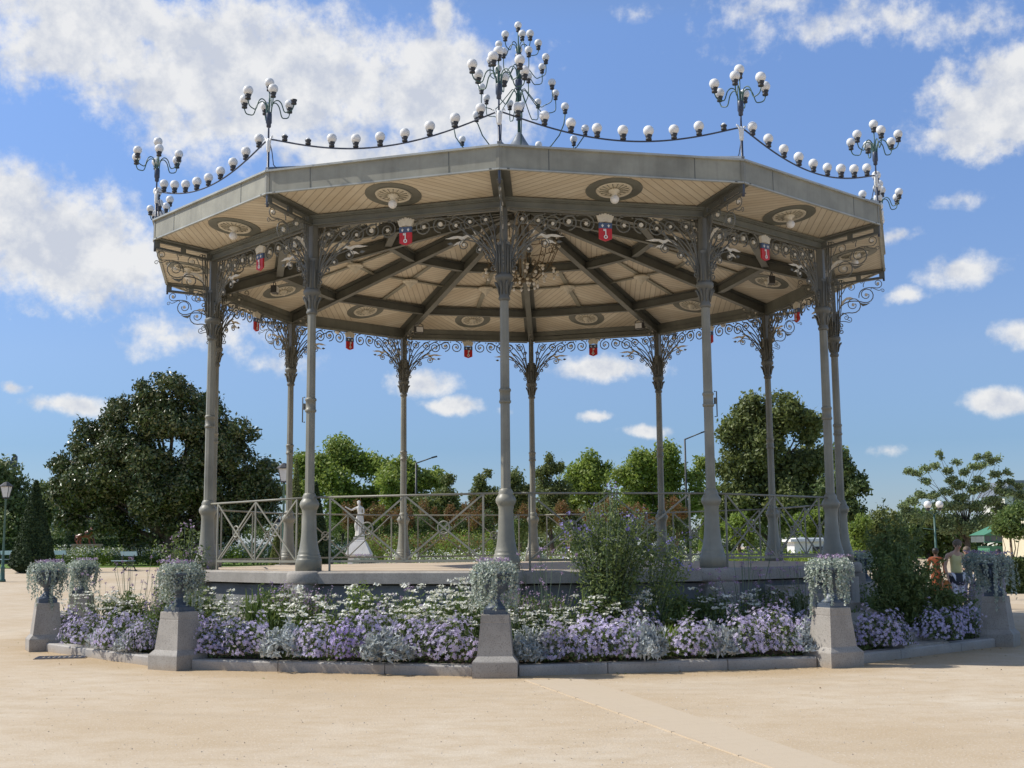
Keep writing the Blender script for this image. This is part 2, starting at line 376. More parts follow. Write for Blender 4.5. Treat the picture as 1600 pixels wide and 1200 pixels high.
# base: wall, cornice, floor
mb=MB(); ringsolid(mb,[(6.36,.0),(6.36,ZP-.22),(6.0,ZP-.22),(6.0,.0)]); mb.obj('base_wall',m_slate,ks)
mb=MB(); ringsolid(mb,[(6.40,.0),(6.40,.52),(6.364,.56),(6.364,.0)]); mb.obj('plinth',m_gran,ks)
mb=MB()
for i in range(1): pass
mb=MB(); ringsolid(mb,[(6.30,ZP-.20),(6.46,ZP-.20),(6.50,ZP-.19),(6.50,ZP-.03),(6.44,ZP-.002),(6.30,ZP-.002)])
mb.obj('cornice',m_gran,ks)
mb=MB(); mb.add(ngon(6.32,ZP)+ngon(6.32,ZP-.12),[tuple(range(12))]+[(k,k+12,(k+1)%12+12,(k+1)%12) for k in range(12)]); mb.obj('floor',m_floor,ks)
# stone piers + corbels under columns
cb=MB(); cb.box((0,-.06,ZP-.62),(.42,.62,.84),mi=0)
cb.lathe([(.30,ZP-.198),(.315,ZP-.16),(.315,ZP-.05),(.29,ZP-.012),(.26,ZP+.006)],20,(0,-.04,0))
corb=cb.obj('corbel',m_gran,ks,pol(6.3,0))
# column
def column():
    c=MB(); z=ZP
    c.lathe([(.205,z),(.205,z+.17),(.198,z+.19),(.185,z+.20),(.190,z+.225),(.180,z+.25),(.170,z+.255),(.176,z+.28),(.165,z+.30),(.150,z+.36),(.132,z+.48),(.120,z+.62),(.113,z+.80),(.110,z+.90),(.118,z+.93),(.118,z+.95),(.128,z+.97),(.152,z+1.01),(.156,z+1.05),(.140,z+1.09),(.118,z+1.12),(.108,z+1.14),(.112,z+1.165),(.098,z+1.19),(.095,z+1.205),(.078,z+1.22)],16,a0=PI/16)
    c.lathe([(.078,z+1.22),(.075,z+2.50)],8,a0=PI/8,sm=False)
    c.lathe([(.075,z+2.50),(.090,z+2.515),(.092,z+2.545),(.080,z+2.555),(.080,z+2.68),(.092,z+2.69),(.090,z+2.72),(.075,z+2.735)],16)
    c.lathe([(.075,z+2.735),(.070,z+4.10)],8,a0=PI/8,sm=False)
    return c
cl=column().obj('column',m_paint,ks,pol(R0,0))
# capital & upper pier (sub-part)
cp=MB(); z=ZP
cp.lathe([(.068,z+4.08),(.088,z+4.10),(.090,z+4.13),(.078,z+4.15),(.080,z+4.25),(.092,z+4.33),(.120,z+4.40),(.138,z+4.42),(.140,z+4.47),(.125,z+4.49),(.112,z+4.50)],16)
for j in range(8):
    a=2*PI*j/8+PI/8; u=np.array([cos(a),sin(a),0])
    cp.tube([u*.083+(0,0,z+4.18),u*.10+(0,0,z+4.28),u*.135+(0,0,z+4.36),u*.150+(0,0,z+4.37),u*.145+(0,0,z+4.33)],[.012,.018,.018,.012,.006],5)
cp.lathe([(.105,z+4.50),(.105,z+5.0)],8,a0=PI/8,sm=False)
cp.lathe([(.085,z+5.0),(.08,z+5.55)],4,a0=PI/4,sm=False)
for j in range(4):
    a=PI/2*j+PI/4; u=np.array([cos(a),sin(a),0]); t=np.array([-sin(a),cos(a),0])
    for q in (-.03,.03): cp.tube([u*.11+t*q+(0,0,z+4.5),u*.118+t*q+(0,0,z+4.95)],.012,5)
def curl(c,r,a0,turns,u,w,r1=.22,n=None,d=1):
    n=n or int(12*turns)+3; out=[]
    for i in range(n):
        t=i/(n-1); rr=r*(1-t)+r*r1*t; a=a0+d*2*PI*turns*t
        out.append(np.array(c)+np.array(u)*rr*cos(a)+np.array(w)*rr*sin(a))
    return out
Zv=np.array([0,0,1.])
for j in range(4):
    a=PI/2*j; u=np.array([cos(a),sin(a),0])
    for zz,dd in ((4.60,1),(4.72,-1)):
        cp.tube(curl(u*.165+Zv*(z+zz),.045,PI,1.1,u,Zv,.3,d=dd),.010,5)
    cp.tube([u*.105+Zv*(z+4.52),u*.13+Zv*(z+4.66),u*.105+Zv*(z+4.80)],.012,5)
    cp.lathe([(.001,-.02),(.02,0),(.001,.02)],6,tuple(u*.17+Zv*(z+4.66)))
capi=cp.obj('capital',m_iron,cl)
# radial bracket reaching from the column out under the eave, local -y outward
def scroll(mb,root,c,r,a_end,turns,u,w,th=.011,d=1,o=np.zeros(3),flower=None,bend=.5):
    "stem from root sweeping into a spiral round c; a_end: angle where the stem meets the spiral"
    P=curl((0,0,0),r,a_end,turns,(1,0,0),(0,0,1),.30,d=d); P=[(p[0]+c[0],p[2]+c[1]) for p in P]
    tx,ty=-sin(a_end)*d,cos(a_end)*d; L=math.hypot(P[0][0]-root[0],P[0][1]-root[1])
    p3=P[0];p2=(p3[0]-tx*L*.45,p3[1]-ty*L*.45);p0=root;p1=(root[0],root[1]+L*bend)
    st=[]
    if L>.03:
        for i in range(9):
            t=i/9; st.append(tuple((1-t)**3*p0[q]+3*(1-t)**2*t*p1[q]+3*(1-t)*t*t*p2[q]+t**3*p3[q] for q in(0,1)))
    pts=[o+np.array(u)*x+Zv*y for x,y in st+P]
    k=len(pts); mb.tube(pts,[th*(1-.35*i/k) for i in range(k)],5,mi=0)
def disc(mb,c,u,r=.03,t=.03,mi=1,petals=0):
    n=np.cross(u,Zv)
    if petals:
        poly=[]
        for j in range(petals*2): a=PI*j/petals; rr=r if j%2==0 else r*.62; poly.append((rr*cos(a),rr*sin(a)))
        mb.prism(poly,c,u,Zv,t,mi)
    else: mb.prism([(r*cos(2*PI*j/10),r*sin(2*PI*j/10)) for j in range(10)],c,u,Zv,t,mi)
def leafp(mb,pts,w,o,u,mi=0,t=.012):
    "acanthus-like leaf: strip along pts with toothed lower edge"
    n=len(pts); top=[];bot=[]
    for i,(x,y) in enumerate(pts):
        f=sin(PI*min(1,.15+.85*i/(n-1))); top.append((x,y+w*f*.45)); bot.append((x,y-w*f*(.75 if i%2 else .3)))
    mb.prism(top+bot[::-1],o,u,Zv,t,mi)
def bracket(scale=1.,inner=False):
    b=MB(); u=np.array([0,-1.,0]); zt=6.98; o=np.array([0,-.09,zt]) if not inner else np.array([0,.09,zt]); 
    if inner: u=np.array([0,1.,0])
    S=scale
    def sc(root,c,r,a,tn,d,th=.0125):
        scroll(b,(root[0]*S,root[1]*S),(c[0]*S,c[1]*S),r*S,a,tn,u,Zv,th,d,o)
    sc((.02,-.95),(.33,-.56),.17,-PI*.55,1.35,1)
    sc((.02,-.80),(.60,-.36),.165,-PI*.6,1.35,1)
    sc((.45,-.42),(.84,-.13),.095,-PI*.55,1.2,1,.01)
    sc((.02,-.60),(.30,-.20),.10,PI*.9,1.2,-1,.01)
    sc((.02,-.5),(.13,-.12),.075,PI,1.2,-1,.009)
    sc((.10,-.75),(.18,-.82),.05,PI*.3,1.2,-1,.009)
    sc((.02,-.98),(.24,-.86),.06,-PI*.6,1.2,1,.009)
    sc((.55,-.2),(.52,-.09),.055,-PI*.2,1.2,1,.009)
    sc((.7,-.25),(.93,-.28),.04,PI*.8,1.1,-1,.008)
    for c,r in (((.33,-.56),.035),((.60,-.36),.035),((.84,-.13),.026),((.30,-.20),.026),((.13,-.12),.02)):
        disc(b,o+u*c[0]*S+Zv*c[1]*S,u,r*S*1.1,.03,1,6 if r>.03 else 0)
    leafp(b,[(x*S,y*S) for x,y in [(.05,-.62),(.12,-.50),(.20,-.44),(.28,-.42),(.38,-.45)]],.07*S,o,u,1)
    leafp(b,[(x*S,y*S) for x,y in [(.45,-.52),(.52,-.56),(.60,-.56),(.68,-.52)]],.05*S,o,u,0)
    for x in (.0,.022,.044): b.tube([o+u*x+Zv*-1.1*S,o+u*(x+.01)+Zv*-.9*S,o+u*(x*1.6+.02)+Zv*-.6*S,o+u*(x*2+.03)+Zv*-.05],.011,5)
    # collar clasp
    return b
br=bracket().obj('eave_bracket',[m_iron,m_cream],ks,pol(R0,0))
bi=bracket(.62,True).obj('inner_bracket',[m_iron,m_cream],ks,pol(R0,0))
# radial arm: slotted plate + soffit border board
ra=MB(); L=RF-R0-.06
SA=.135
def ay(y,z): return (0,y,z-SA*y*-1*-1 if False else z+SA*(-y))
ra.bar(ay(-.05,6.95),ay(-L-.05,6.95),.045,.035); ra.bar(ay(-.05,6.835),ay(-L-.05,6.835),.045,.035)
for y,wd in ((-.08,.10),(-.55,.09),(-1.02,.10)): ra.box(ay(y,6.893),(.043,wd,.10))
ra.bar(ay(-.05,6.974),ay(-L-.05,6.974),.30,.016); ra.bar(ay(-.05,6.812),ay(-L-.05,6.812),.09,.012)
arm=ra.obj('eave_arm',m_paintd,ks,pol(R0,0))
# frieze between columns
hw=R0*sin(PI/12)
def frieze():
    f=MB(); ztop=6.79
    for s in (-1,1):
        u=np.array([s*1.,0,0]); o=np.array([0,0,ztop])
        # coordinates: x measured from mid-span outwards to the column at 1.63
        def sc(root,c,r,a,tn,d,th=.0115): 
            # a measured with u pointing to the column
            scroll(f,root,c,r,a,tn,u,Zv,th,d,o)
        X=hw-.10
        # row of circles near the shield, chained
        for (cx,cy,r),dr in (((.31,-.155,.145),1),((.59,-.135,.135),-1),((.85,-.18,.135),1),((1.08,-.14,.11),-1),((1.34,-.13,.095),1)):
            a=PI/2 if dr>0 else -PI/2
            f.tube([o+u*p[0]+Zv*p[1] for p in [(cx+r*(1-.70*i/22)*cos(a+dr*2*PI*1.45*i/22),cy+r*(1-.70*i/22)*sin(a+dr*2*PI*1.45*i/22)) for i in range(23)]],.0125,5)
            disc(f,o+u*cx+Zv*cy,u,.036 if cx<.7 else .026,.03,1,6 if cx<.35 else 0)
        sc((X,-.98),(.98,-.50),.085,PI*.42,1.5,1)
        sc((X,-.98),(1.24,-.60),.065,PI*.42,1.5,1)
        # sweeping stems rising from column to the circle row
        for (rx,rz),(ex,ez),bnd in (((X,-1.0),(.78,-.02),.5),((X,-.96),(.97,-.32),.45),((X,-.9),(1.0,-.04),.7),((X,-.85),(1.22,-.05),.8),((X,-.92),(1.12,-.28),.6),((X-.01,-.8),(1.40,-.03),.8),((X,-1.0),(.50,-.03),.42)):
            pts=[];p1=(rx-.02,rz+bnd*.6);p2=(ex+.35*(rx-ex),ez-.02)
            for i in range(11):
                t=i/10; pts.append(tuple((1-t)**3*a+3*(1-t)**2*t*b_+3*(1-t)*t*t*c_+t**3*d_ for a,b_,c_,d_ in zip((rx,rz),p1,p2,(ex,ez))))
            f.tube([o+u*x+Zv*y for x,y in pts],.013,5)
        leafp(f,[(x,y) for x,y in [(1.22,-.45),(1.12,-.38),(1.04,-.36),(.96,-.39),(.88,-.37),(.80,-.365),(.72,-.38),(.66,-.375)]],.052,o,u,1)
        leafp(f,[(x,y) for x,y in [(.98,-.40),(.92,-.46),(.86,-.47),(.80,-.50)]],.05,o,u,1)
        f.prism([(1.0,-.30),(.985,-.24),(.955,-.20),(.965,-.27)],o,u,Zv,.012,0)
        f.prism([(1.18,-.36),(1.15,-.28),(1.12,-.26),(1.15,-.33)],o,u,Zv,.012,1)
        f.prism([(.80,-.47),(.76,-.44),(.70,-.46),(.75,-.49)],o,u,Zv,.012,0)
        for cx,cy,r in ((.98,-.50,.024),(1.24,-.60,.02)): disc(f,o+u*cx+Zv*cy,u,r,.03,1)
        # small end curls beside the column
        for cx,cy,r in ((1.47,-.27,.05),(1.44,-.42,.04),(1.36,-.72,.045)):
            f.tube([o+u*p[0]+Zv*p[1] for p in [(cx+r*(1-.6*i/16)*cos(i*.6),cy+r*(1-.6*i/16)*sin(i*.6)) for i in range(17)]],.009,5)
        # bundle down the pier
        for q in (0,.018,.036): f.tube([o+u*(X+.03-q)+Zv*-1.12,o+u*(X+.02-q)+Zv*-.95,o+u*(X-q*1.5-.0)+Zv*-.75],.010,5)
        for cx in (.17,.45,.72,.98): f.ball(o+u*cx+Zv*-.03,.017,6,4)
    f.box((0,0,ztop-.012+.02),(2*hw-.2,.03,.018))
    return f
fr=frieze().obj('frieze',[m_iron,m_cream],ks,(0,-R0*ap,0),0)
fr.location=pol(R0*ap,.5); fr.rotation_euler.z=R30/2
# shield: crown (child), blue chief, red field, key
sh=MB(); ux=(1,0,0)
def shp(mb,poly,y,t,mi): mb.prism(poly,(0,y,6.79-.26),(1,0,0),(0,0,1),t,mi)
base=[(-.105,.13),(.105,.13),(.105,-.125),(.06,-.145),(0,-.165),(-.06,-.145),(-.105,-.125)]
shp(sh,base,0,.03,0)
shp(sh,[(-.107,.130),(.107,.130),(.107,.04),(-.107,.04)],0,.040,1)
shield=sh.obj('shield',[m_red,m_blue],fr)
ky=MB()
for sgn in (-1,):
    y=-.0215*1
    for yy in (-.024,.024):
        ky.ring((0,yy,6.79-.26-.098),.016,.032,.010,16,(1,0,0),(0,0,1))
        ky.box((0,yy,6.79-.26-.02),(.017,.010,.100)); ky.box((-.022,yy,6.79-.26+.006),(.032,.009,.020)); ky.box((-.026,yy,6.79-.26+.022),(.022,.0095,.012))
        for x in (-.05,.05):
            k=.026; ky.prism([(x,.083+k),(x+k*.35,.083+k*.2),(x+k*.95,.083+k*.35),(x+k*.5,.083-k*.25),(x+k*.25,.083-k),(x-k*.25,.083-k),(x-k*.5,.083-k*.25),(x-k*.95,.083+k*.35),(x-k*.35,.083+k*.2)],(0,yy,6.79-.26),(1,0,0),(0,0,1),.010)
ky.obj('key_and_lilies',m_white,shield)
cr=MB(); pr=[(-.10,.135),(-.125,.20),(-.14,.245),(-.105,.238),(-.10,.262),(-.065,.255),(-.06,.275),(-.02,.265),(-.018,.285),(.018,.285),(.02,.265),(.06,.275),(.065,.255),(.10,.262),(.105,.238),(.14,.245),(.125,.20),(.10,.135),(0,.155)]
shp(cr,pr,0,.05,0); cr.obj('mural_crown',m_cream,shield)
# ring beam (per side)
bm=MB()
bm.box((0,0,6.885),(2*hw-.02,.08,.13)); bm.box((0,.015,7.0),(2*hw-.03,.05,.13)); bm.box((0,0,6.83),(2*hw-.02,.13,.018)); bm.box((0,-.04,6.962),(2*hw+.01,.13,.032)); bm.box((0,-.055,6.938),(2*hw,.05,.022))
beam=bm.obj('ring_beam',m_beam,ks); beam.location=pol(R0*ap,.5); beam.rotation_euler.z=R30/2
# fascia
fhw=RF*sin(PI/12); fa=MB(); fa.box((0,0,7.288),(2*fhw,.03,.335))
fa.add([],[])
fas=fa.obj('fascia',m_fascia,ks); fas.location=pol(RF*ap-.015,.5); fas.rotation_euler.z=R30/2
ft=MB(); ft.box((0,-.012,7.113),(2*fhw,.045,.022)); ft.box((0,-.02,7.466),(2*fhw+.01,.07,.030)); ft.obj('trim',m_trim,fas)
fs=MB()
for x in (-1.16,1.12): fs=MB(); fs.box((x,-.0165,7.289),(.010,.006,.330)); fs.obj('seam',m_paintd,fas)
for x in (-fhw+.02,fhw-.02): fs=MB(); fs.box((x,-.018,7.28),(.05,.012,.37)); fs.obj('corner_strip',m_paint,fas)
# soffit + ceiling panels with diagonal boards (uv = metres across the boards)
SLP=.262
def zc(R): return 7.06+(R0-R)*SLP
def panel(name,quads):
    "quads: list of 4 corner points; mirrored chevrons via uv"
    V=[];F=[];U=[]
    for q,sg in quads:
        b=len(V); V+=q; F.append(tuple(range(b,b+4)))
        for p in q: U.append(((p[0]*sg+(-p[1]))*.7071,p[2]))
    me=bpy.data.meshes.new(name); me.from_pydata(V,[],F); l=me.uv_layers.new(name='uv')
    for f in me.polygons:
        for li,vi in zip(f.loop_indices,f.vertices): l.data[li].uv=U[vi]
    me.update(); return me
def secq(Ra,za,Rb,zb,sg):
    "half sector between radii Ra>Rb, in side frame (mid-side towards -y)"
    a=Ra*ap;b=Rb*ap;xa=Ra*sin(PI/12);xb=Rb*sin(PI/12)
    return [(0,-a,za),(sg*xa,-a,za),(sg*xb,-b,zb),(0,-b,zb)]
sof=mkobj('eave_soffit',panel('eave_soffit',[(secq(RF-.02,7.127,R0-.02,6.985,1),1),(secq(RF-.02,7.127,R0-.02,6.985,-1),-1)]),m_boards,ks,(0,0,0),R30/2)
cei=mkobj('ceiling_panel',panel('ceiling_panel',[(secq(R0,zc(R0),5.0,zc(5.0),1),1),(secq(R0,zc(R0),5.0,zc(5.0),-1),-1),(secq(5.,zc(5.),3.85,zc(3.85),1),-1),(secq(5.,zc(5.),3.85,zc(3.85),-1),1),(secq(3.85,zc(3.85),2.75,zc(2.75),1),1),(secq(3.85,zc(3.85),2.75,zc(2.75),-1),-1),(secq(2.75,zc(2.75),.25,zc(.25),1),-1),(secq(2.75,zc(2.75),.25,zc(.25),-1),1)]),m_boards,ks,(0,0,0),R30/2)
# rafters (radial) + border strips, purlins
rf=MB(); nrm=np.array([0,SLP,1.])  
def rp(x,R,dz): return (x,-R,zc(R)+dz)
rf.bar(rp(0,R0,-.14),rp(0,.3,-.14),.07,.17); rf.bar(rp(0,R0,-.235),rp(0,.3,-.235),.13,.018)
rf.bar(rp(0,R0,-.03),rp(0,.9,-.03),.30,.014,mi=1)
raft=rf.obj('rafter',[m_paintd,m_paintd],ks,(0,0,0),0)
pu=MB()
purls=[]
for R,h,wd in ((5.0,.15,.09),(2.75,.15,.09)):
    pu=MB(); x=R*sin(PI/12)-.04; y=-R*ap; zz=zc(R)
    pu.box((0,y,zz-.035-h/2),(2*x,wd,h)); pu.box((0,y,zz-.022),(2*x,.22,.014)); pu.box((0,y,zz-.04-h),(2*x,wd+.05,.014))
    purls.append(pu.obj('purlin',m_paintd,ks,(0,0,0),R30/2))
st=MB(); Rm=3.85; x=Rm*sin(PI/12)-.05; y=-Rm*ap
st.box((0,y,zc(Rm)-.03),(2*x,.10,.02)); st.bar((0,-4.9*ap,zc(4.9)-.03),(0,-2.85*ap,zc(2.85)-.03),.10,.02)
strip=st.obj('ceiling_strip',m_paint,ks,(0,0,0),R30/2)
# small boss at strip crossing
bo=MB(); bo.lathe([(.001,-.20),(.02,-.19),(.035,-.15),(.05,-.14),(.055,-.12),(.10,-.10),(.115,-.07),(.12,-.05),(.17,-.045),(.18,-.03),(.18,-.0)],20,(0,0,0),mi=0)
boss=bo.obj('ceiling_boss',m_cream,ks,(0,0,0)); 
def place_side(o,R,z,k=.5): o.location=pol(R*ap,k,z); o.rotation_euler.z=k*R30
place_side(boss,Rm,zc(Rm)-.03)
# medallions
def medallion(withglobe):
    m=MB(); m.ring((0,0,-.004),.30,.44,.014,40); m.ring((0,0,-.010),.285,.305,.016,40,mi=0)
    r=MB()
    for j in range(16):
        a=2*PI*j/16; r.tube([(.07*cos(a),.07*sin(a),-.03),(.15*cos(a),.15*sin(a),-.018),(.225*cos(a),.225*sin(a),-.010)],[.004,.005,.007],4,mi=1)
    r.lathe([(.24,-.012),(.27,-.03),(.28,-.012)],36,cap=False); r.lathe([(.001,-.13),(.02,-.12),(.04,-.09),(.05,-.06),(.085,-.045),(.09,-.01)],16)
    r.lathe([(.29,-.004),(.001,-.005)],36,cap=False,sm=False)
    return m,r
m1,r1=medallion(True)
me1=m1.obj('eave_medallion',m_beam,ks); place_side(me1,(RF+R0)/2-.01,7.058); me1.rotation_euler=(Matrix.Rotation(.5*R30,4,'Z')@Matrix.Rotation(-.136,4,'X')).to_euler(); mr=r1.obj('rosette',[m_cream,m_paint],me1)
gl=MB(); gl.ball((0,0,-.165),.070,16,10); gl.obj('lamp_globe',m_globe,me1)
me2=dup(me1); 
for ch in list(me2.children):
    if ch.name.startswith('lamp_globe'): bpy.data.objects.remove(ch)
me2.name='ceiling_medallion'; place_side(me2,5.64,zc(5.64)+.003); me2.rotation_euler=(math.atan(SLP)*-1,0,.5*R30)
me2.rotation_euler=Matrix.Rotation(.5*R30,3,'Z').to_4x4().to_euler()
me2.rotation_euler=(Matrix.Rotation(.5*R30,4,'Z')@Matrix.Rotation(math.atan(SLP/ap),4,'X')).to_euler()
# roof
rm=MB(); vs=[];prof=[(RF+.02,7.485),(4.,8.35),(1.6,9.12),(.62,9.45)]
for R,zz in prof: vs+=ngon(R,zz)
fs=[]
for q in range(3):
    for k in range(12): fs.append((q*12+k,q*12+(k+1)%12,(q+1)*12+(k+1)%12,(q+1)*12+k))
rm.add(vs,fs); 
for k in range(12):
    a=pol(RF,k,7.51);b=pol(.62,k,9.47); rm.bar(a,b,.06,.04)
rm.obj('roof',m_roof,ks)
cu=MB(); cu.lathe([(.62,9.40),(.60,9.62),(.45,9.72),(.24,9.86),(.15,10.0),(.07,10.15),(.03,10.20)],24); cu.obj('cupola',m_roof,ks)
# railing per side
rl=MB(); zf=ZP; X0=hw-.12; px=hw-.36
rl.tube([(-X0,0,zf+1.15),(X0,0,zf+1.15)],.017,6); rl.box((0,0,zf+.15),(2*px,.018,.035))
for x in (-px,px): rl.box((x,0,zf+.57),(.028,.022,1.14))
rl.box((0,0,zf+.65),(.026,.02,.98))
for c in (-px/2,px/2):
    for s in (-1,1): rl.bar((c-px/2+.02,.006*s,zf+.65-s*.48),(c+px/2-.02,.006*s,zf+.65+s*.48),.014,.026)
    rl.tube([(c+.095*cos(2*PI*j/20),0,zf+.65+.095*sin(2*PI*j/20)) for j in range(20)],.013,5,closed=True)
rail=rl.obj('railing',m_paint,ks); place_side(rail,R0,0)
# candelabra
def arm_pts(r1,h0,hp,ht,he):
    "S-shaped arm in (radial, z)"
    K=[(.03,0),(.035,h0*.5),(.06,hp*.85),(.13,hp),(.20,hp*.85),(r1*.62,ht*1.05),(r1*.78,ht),(r1*.93,ht+.03),(r1,ht+.10),(r1,he)]
    out=[]
    n=len(K)
    for i in range(n-1):
        p0=K[max(0,i-1)];p1=K[i];p2=K[i+1];p3=K[min(n-1,i+2)]
        for q in range(6):
            t=q/6; out.append(tuple(.5*((2*p1[c])+(-p0[c]+p2[c])*t+(2*p0[c]-5*p1[c]+4*p2[c]-p3[c])*t*t+(-p0[c]+3*p1[c]-3*p2[c]+p3[c])*t**3) for c in (0,1)))
    out.append(K[-1]); return out
gme=MB(); gme.ball((0,0,.148),.079,18,12); GLOBE=gme.mesh('globe'); GLOBE.materials.append(m_globe)
sme=MB(); sme.lathe([(.018,0),(.044,.006),(.046,.025),(.038,.038),(.044,.052),(.054,.082),(.030,.088)],12); SOCK=sme.mesh('lamp_socket'); SOCK.materials.append(m_black)
bme=MB(); bme.ball((0,0,.085),.035,8,6); BULB=bme.mesh('bare_bulb'); BULB.materials.append(m_globe)
def lamp(parent,loc,broken=0,sc=1.):
    sc=random.uniform(.96,1.04); s=mkobj('lamp_socket',SOCK,None,parent,loc)
    if sc!=1.: s.scale=(sc,)*3
    if broken==0: g=mkobj('globe',GLOBE,None,parent,loc); g.scale=(sc,)*3
    elif broken==1: mkobj('bare_bulb',BULB,None,parent,loc)
def candel(k,miss=(),rot=.25):
    zt=7.474; c=mkobj('corner_candelabrum',CPOLE,None,ks,pol(RF-.02,k,0),k*R30)
    h=zt+.80
    mkobj('lamp_arms',CARMS,None,c,(0,0,h),rot)
    for j in range(6):
        a=2*PI*j/6+rot
        lamp(c,(.41*cos(a),.41*sin(a),h+.25),2 if j in miss else 0)
    lamp(c,(0,0,h+.50))
    return c
pm=MB(); pm.tube([(0,0,6.9),(0,0,7.0),(0,0,7.96)],.021,8,mi=0); pm.tube([(0,0,7.96),(0,0,8.30)],.014,8,mi=0)
pm.lathe([(.022,8.18),(.036,8.19),(.036,8.24),(.048,8.26),(.048,8.40),(.038,8.42),(.02,8.44)],12,mi=0)
pm.tube([(0,0,8.4),(0,0,8.775)],.010,6,mi=1)
for s in (-1,1): # white leaf clasps at the garland joint
    pm.tube([(s*.022,0,7.80),(s*.03,0,7.95),(s*.06,0,8.02),(s*.085,0,8.03),(s*.09,0,7.995)],[.013,.018,.013,.009,.006],6,mi=2)
pm.lathe([(.024,7.78),(.034,7.82),(.034,7.95),(.028,8.0)],10,mi=2)
pm.tube([(.0,.03,7.95),(.03,.05,7.8),(.02,.10,7.6),(.05,.25,7.49)],.008,5,mi=0)
CPOLE=pm.mesh('corner_candelabrum')
for m in (m_bluegrey,m_lampgreen,m_white): CPOLE.materials.append(m)
am=MB(); A=arm_pts(.41,.2,.34,.14,.26)
for j in range(6):
    a=2*PI*j/6; am.tube([(r*cos(a),r*sin(a),zz) for r,zz in A],.0095,6)
CARMS=am.mesh('lamp_arms'); CARMS.materials.append(m_lampgreen)
rots={0:.389,-1:.389,1:-.309,2:-.483,-2:.913}
for k in range(-5,7):
    candel(k,{-1:(0,)}.get(k,()),rots.get(k,.3*k))
# garlands with globes
def gpts(k,n=40):
    a=np.array(pol(RF-.02,k,0));b=np.array(pol(RF-.02,k+1,0)); out=[]
    for i in range(n+1):
        t=i/n; p=a+(b-a)*t
        sag=.335*(1-(2*t-1)**2)**1.15; edge=.03*math.exp(-(min(t,1-t)/.03)**2)
        out.append(p+Zv*(7.995-sag-0*edge))
    return out
for k in range(-6,6):
    P=gpts(k); mb=MB(); mb.tube(P[:],.0135,6)
    g=mb.obj('light_garland',m_bluegrey,ks)
    for i in range(9):
        t=(i+.95)/10.0+.002*i*0; t=.075+.85*i/8
        idx=t*40; p=P[int(idx)]+(P[min(40,int(idx)+1)]-P[int(idx)])*(idx-int(idx))+Zv*.012
        br_=0
        if k==-1 and i in (0,1): br_=1
        if k==0 and i==8: br_=1
        lamp(g,p,br_)
# central candelabrum
cc=MB(); cc.tube([(0,0,10.15),(0,0,12.42)],[.035,.014],8,mi=0)
for zz in (11.84,11.28,10.62): cc.lathe([(.03,zz-.16),(.065,zz-.15),(.05,zz-.12),(.075,zz-.09),(.075,zz+.05),(.06,zz+.07),(.02,zz+.09)],14,mi=1)
cen=cc.obj('central_candelabrum',[m_lampgreen,m_bluegrey],ks,(0,0,0),.3)
for zz,n,r,hp,ht,he in ((11.84,5,.44,.30,.08,.22),(11.28,7,.60,.36,.06,.34),(10.62,8,.80,.50,.05,.36)):
    A=arm_pts(r,.2,hp,ht,he); mb=MB(); ph=zz*1.7
    for j in range(n):
        a=2*PI*j/n+ph; mb.tube([(x*cos(a),x*sin(a),z_) for x,z_ in A],.010,6)
    mb.obj('lamp_arms',m_lampgreen,cen,(0,0,zz))
    for j in range(n):
        a=2*PI*j/n+ph; lamp(cen,(r*cos(a),r*sin(a),zz+he-.01))
lamp(cen,(0,0,12.40)); lamp(cen,(.06,-.10,12.17)); 
mb=MB()
for j in range(9):
    a=2*PI*j/9+.3; u=np.array([cos(a),sin(a),0]); hz=.10*sin(j*2.1)
    mb.tube([u*.55+Zv*9.6,u*.95+Zv*9.66,u*1.2+Zv*9.82,u*1.34+Zv*10.02,u*1.38+Zv*(10.14+hz)],.012,6)
    lamp(cen,tuple(u*1.38+Zv*(10.14+hz)))
mb.obj('lower_lamp_arms',m_lampgreen,cen)
# chandelier under the ceiling
ch=MB(); ch.tube([(0,0,8.75),(0,0,7.15)],.022,8); ch.lathe([(.02,7.15),(.07,7.1),(.09,7.03),(.04,6.98),(.02,6.93)],12); ch.lathe([(.03,8.0),(.09,7.95),(.05,7.85),(.03,7.8)],12)
BUL=[]
for j in range(14):
    a=2*PI*j/14; u=np.array([cos(a),sin(a),0]); u2=np.array([cos(a+.22),sin(a+.22),0])
    ch.tube([u*.05+Zv*7.05,u*.35+Zv*7.08,u*.62+Zv*7.35,u*.80+Zv*7.75,u*.84+Zv*8.0],[.012,.012,.010,.009,.008],5)
    ch.tube(curl(u*.45+Zv*7.32,.08,0,1.3,u,Zv,.3),.009,5); ch.tube(curl(u*.70+Zv*7.75,.07,0,1.3,u,Zv,.3,d=-1),.008,5)
    ch.tube([u*.62+Zv*7.35,u*.74+Zv*7.28,u*.76+Zv*7.2],.008,5); ch.tube([u2*.30+Zv*7.08,u2*.36+Zv*7.0,u2*.36+Zv*6.97],.008,5)
    for p in (u*.76+Zv*7.16,u2*.36+Zv*6.93,u*.84+Zv*8.03,u*.52+Zv*7.14): BUL.append(p)
    for p,mi in ((u*.45+Zv*7.32,1),(u2*.36+Zv*7.01,1),(u*.80+Zv*7.75,1),(u*.76+Zv*7.22,1)): ch.lathe([(.012,-.03),(.04,0),(.03,.02),(.01,.03)],8,tuple(p),mi=mi)
for zz,r in ((8.0,.84),(7.75,.80)): ch.tube([(r*cos(2*PI*i/36),r*sin(2*PI*i/36),zz) for i in range(36)],.009,5,closed=True)
m_bronze=mat_noise('old_bronze',(.13,.095,.055),(.22,.17,.10),12,.45,.3)
cho=ch.obj('chandelier',[m_bronze,m_cream],ks,(0,0,0)); 
bb=MB(); bb.ball((0,0,0),.028,8,6,sz=1.3); BBM=bb.mesh('bulb'); BBM.materials.append(m_globe)
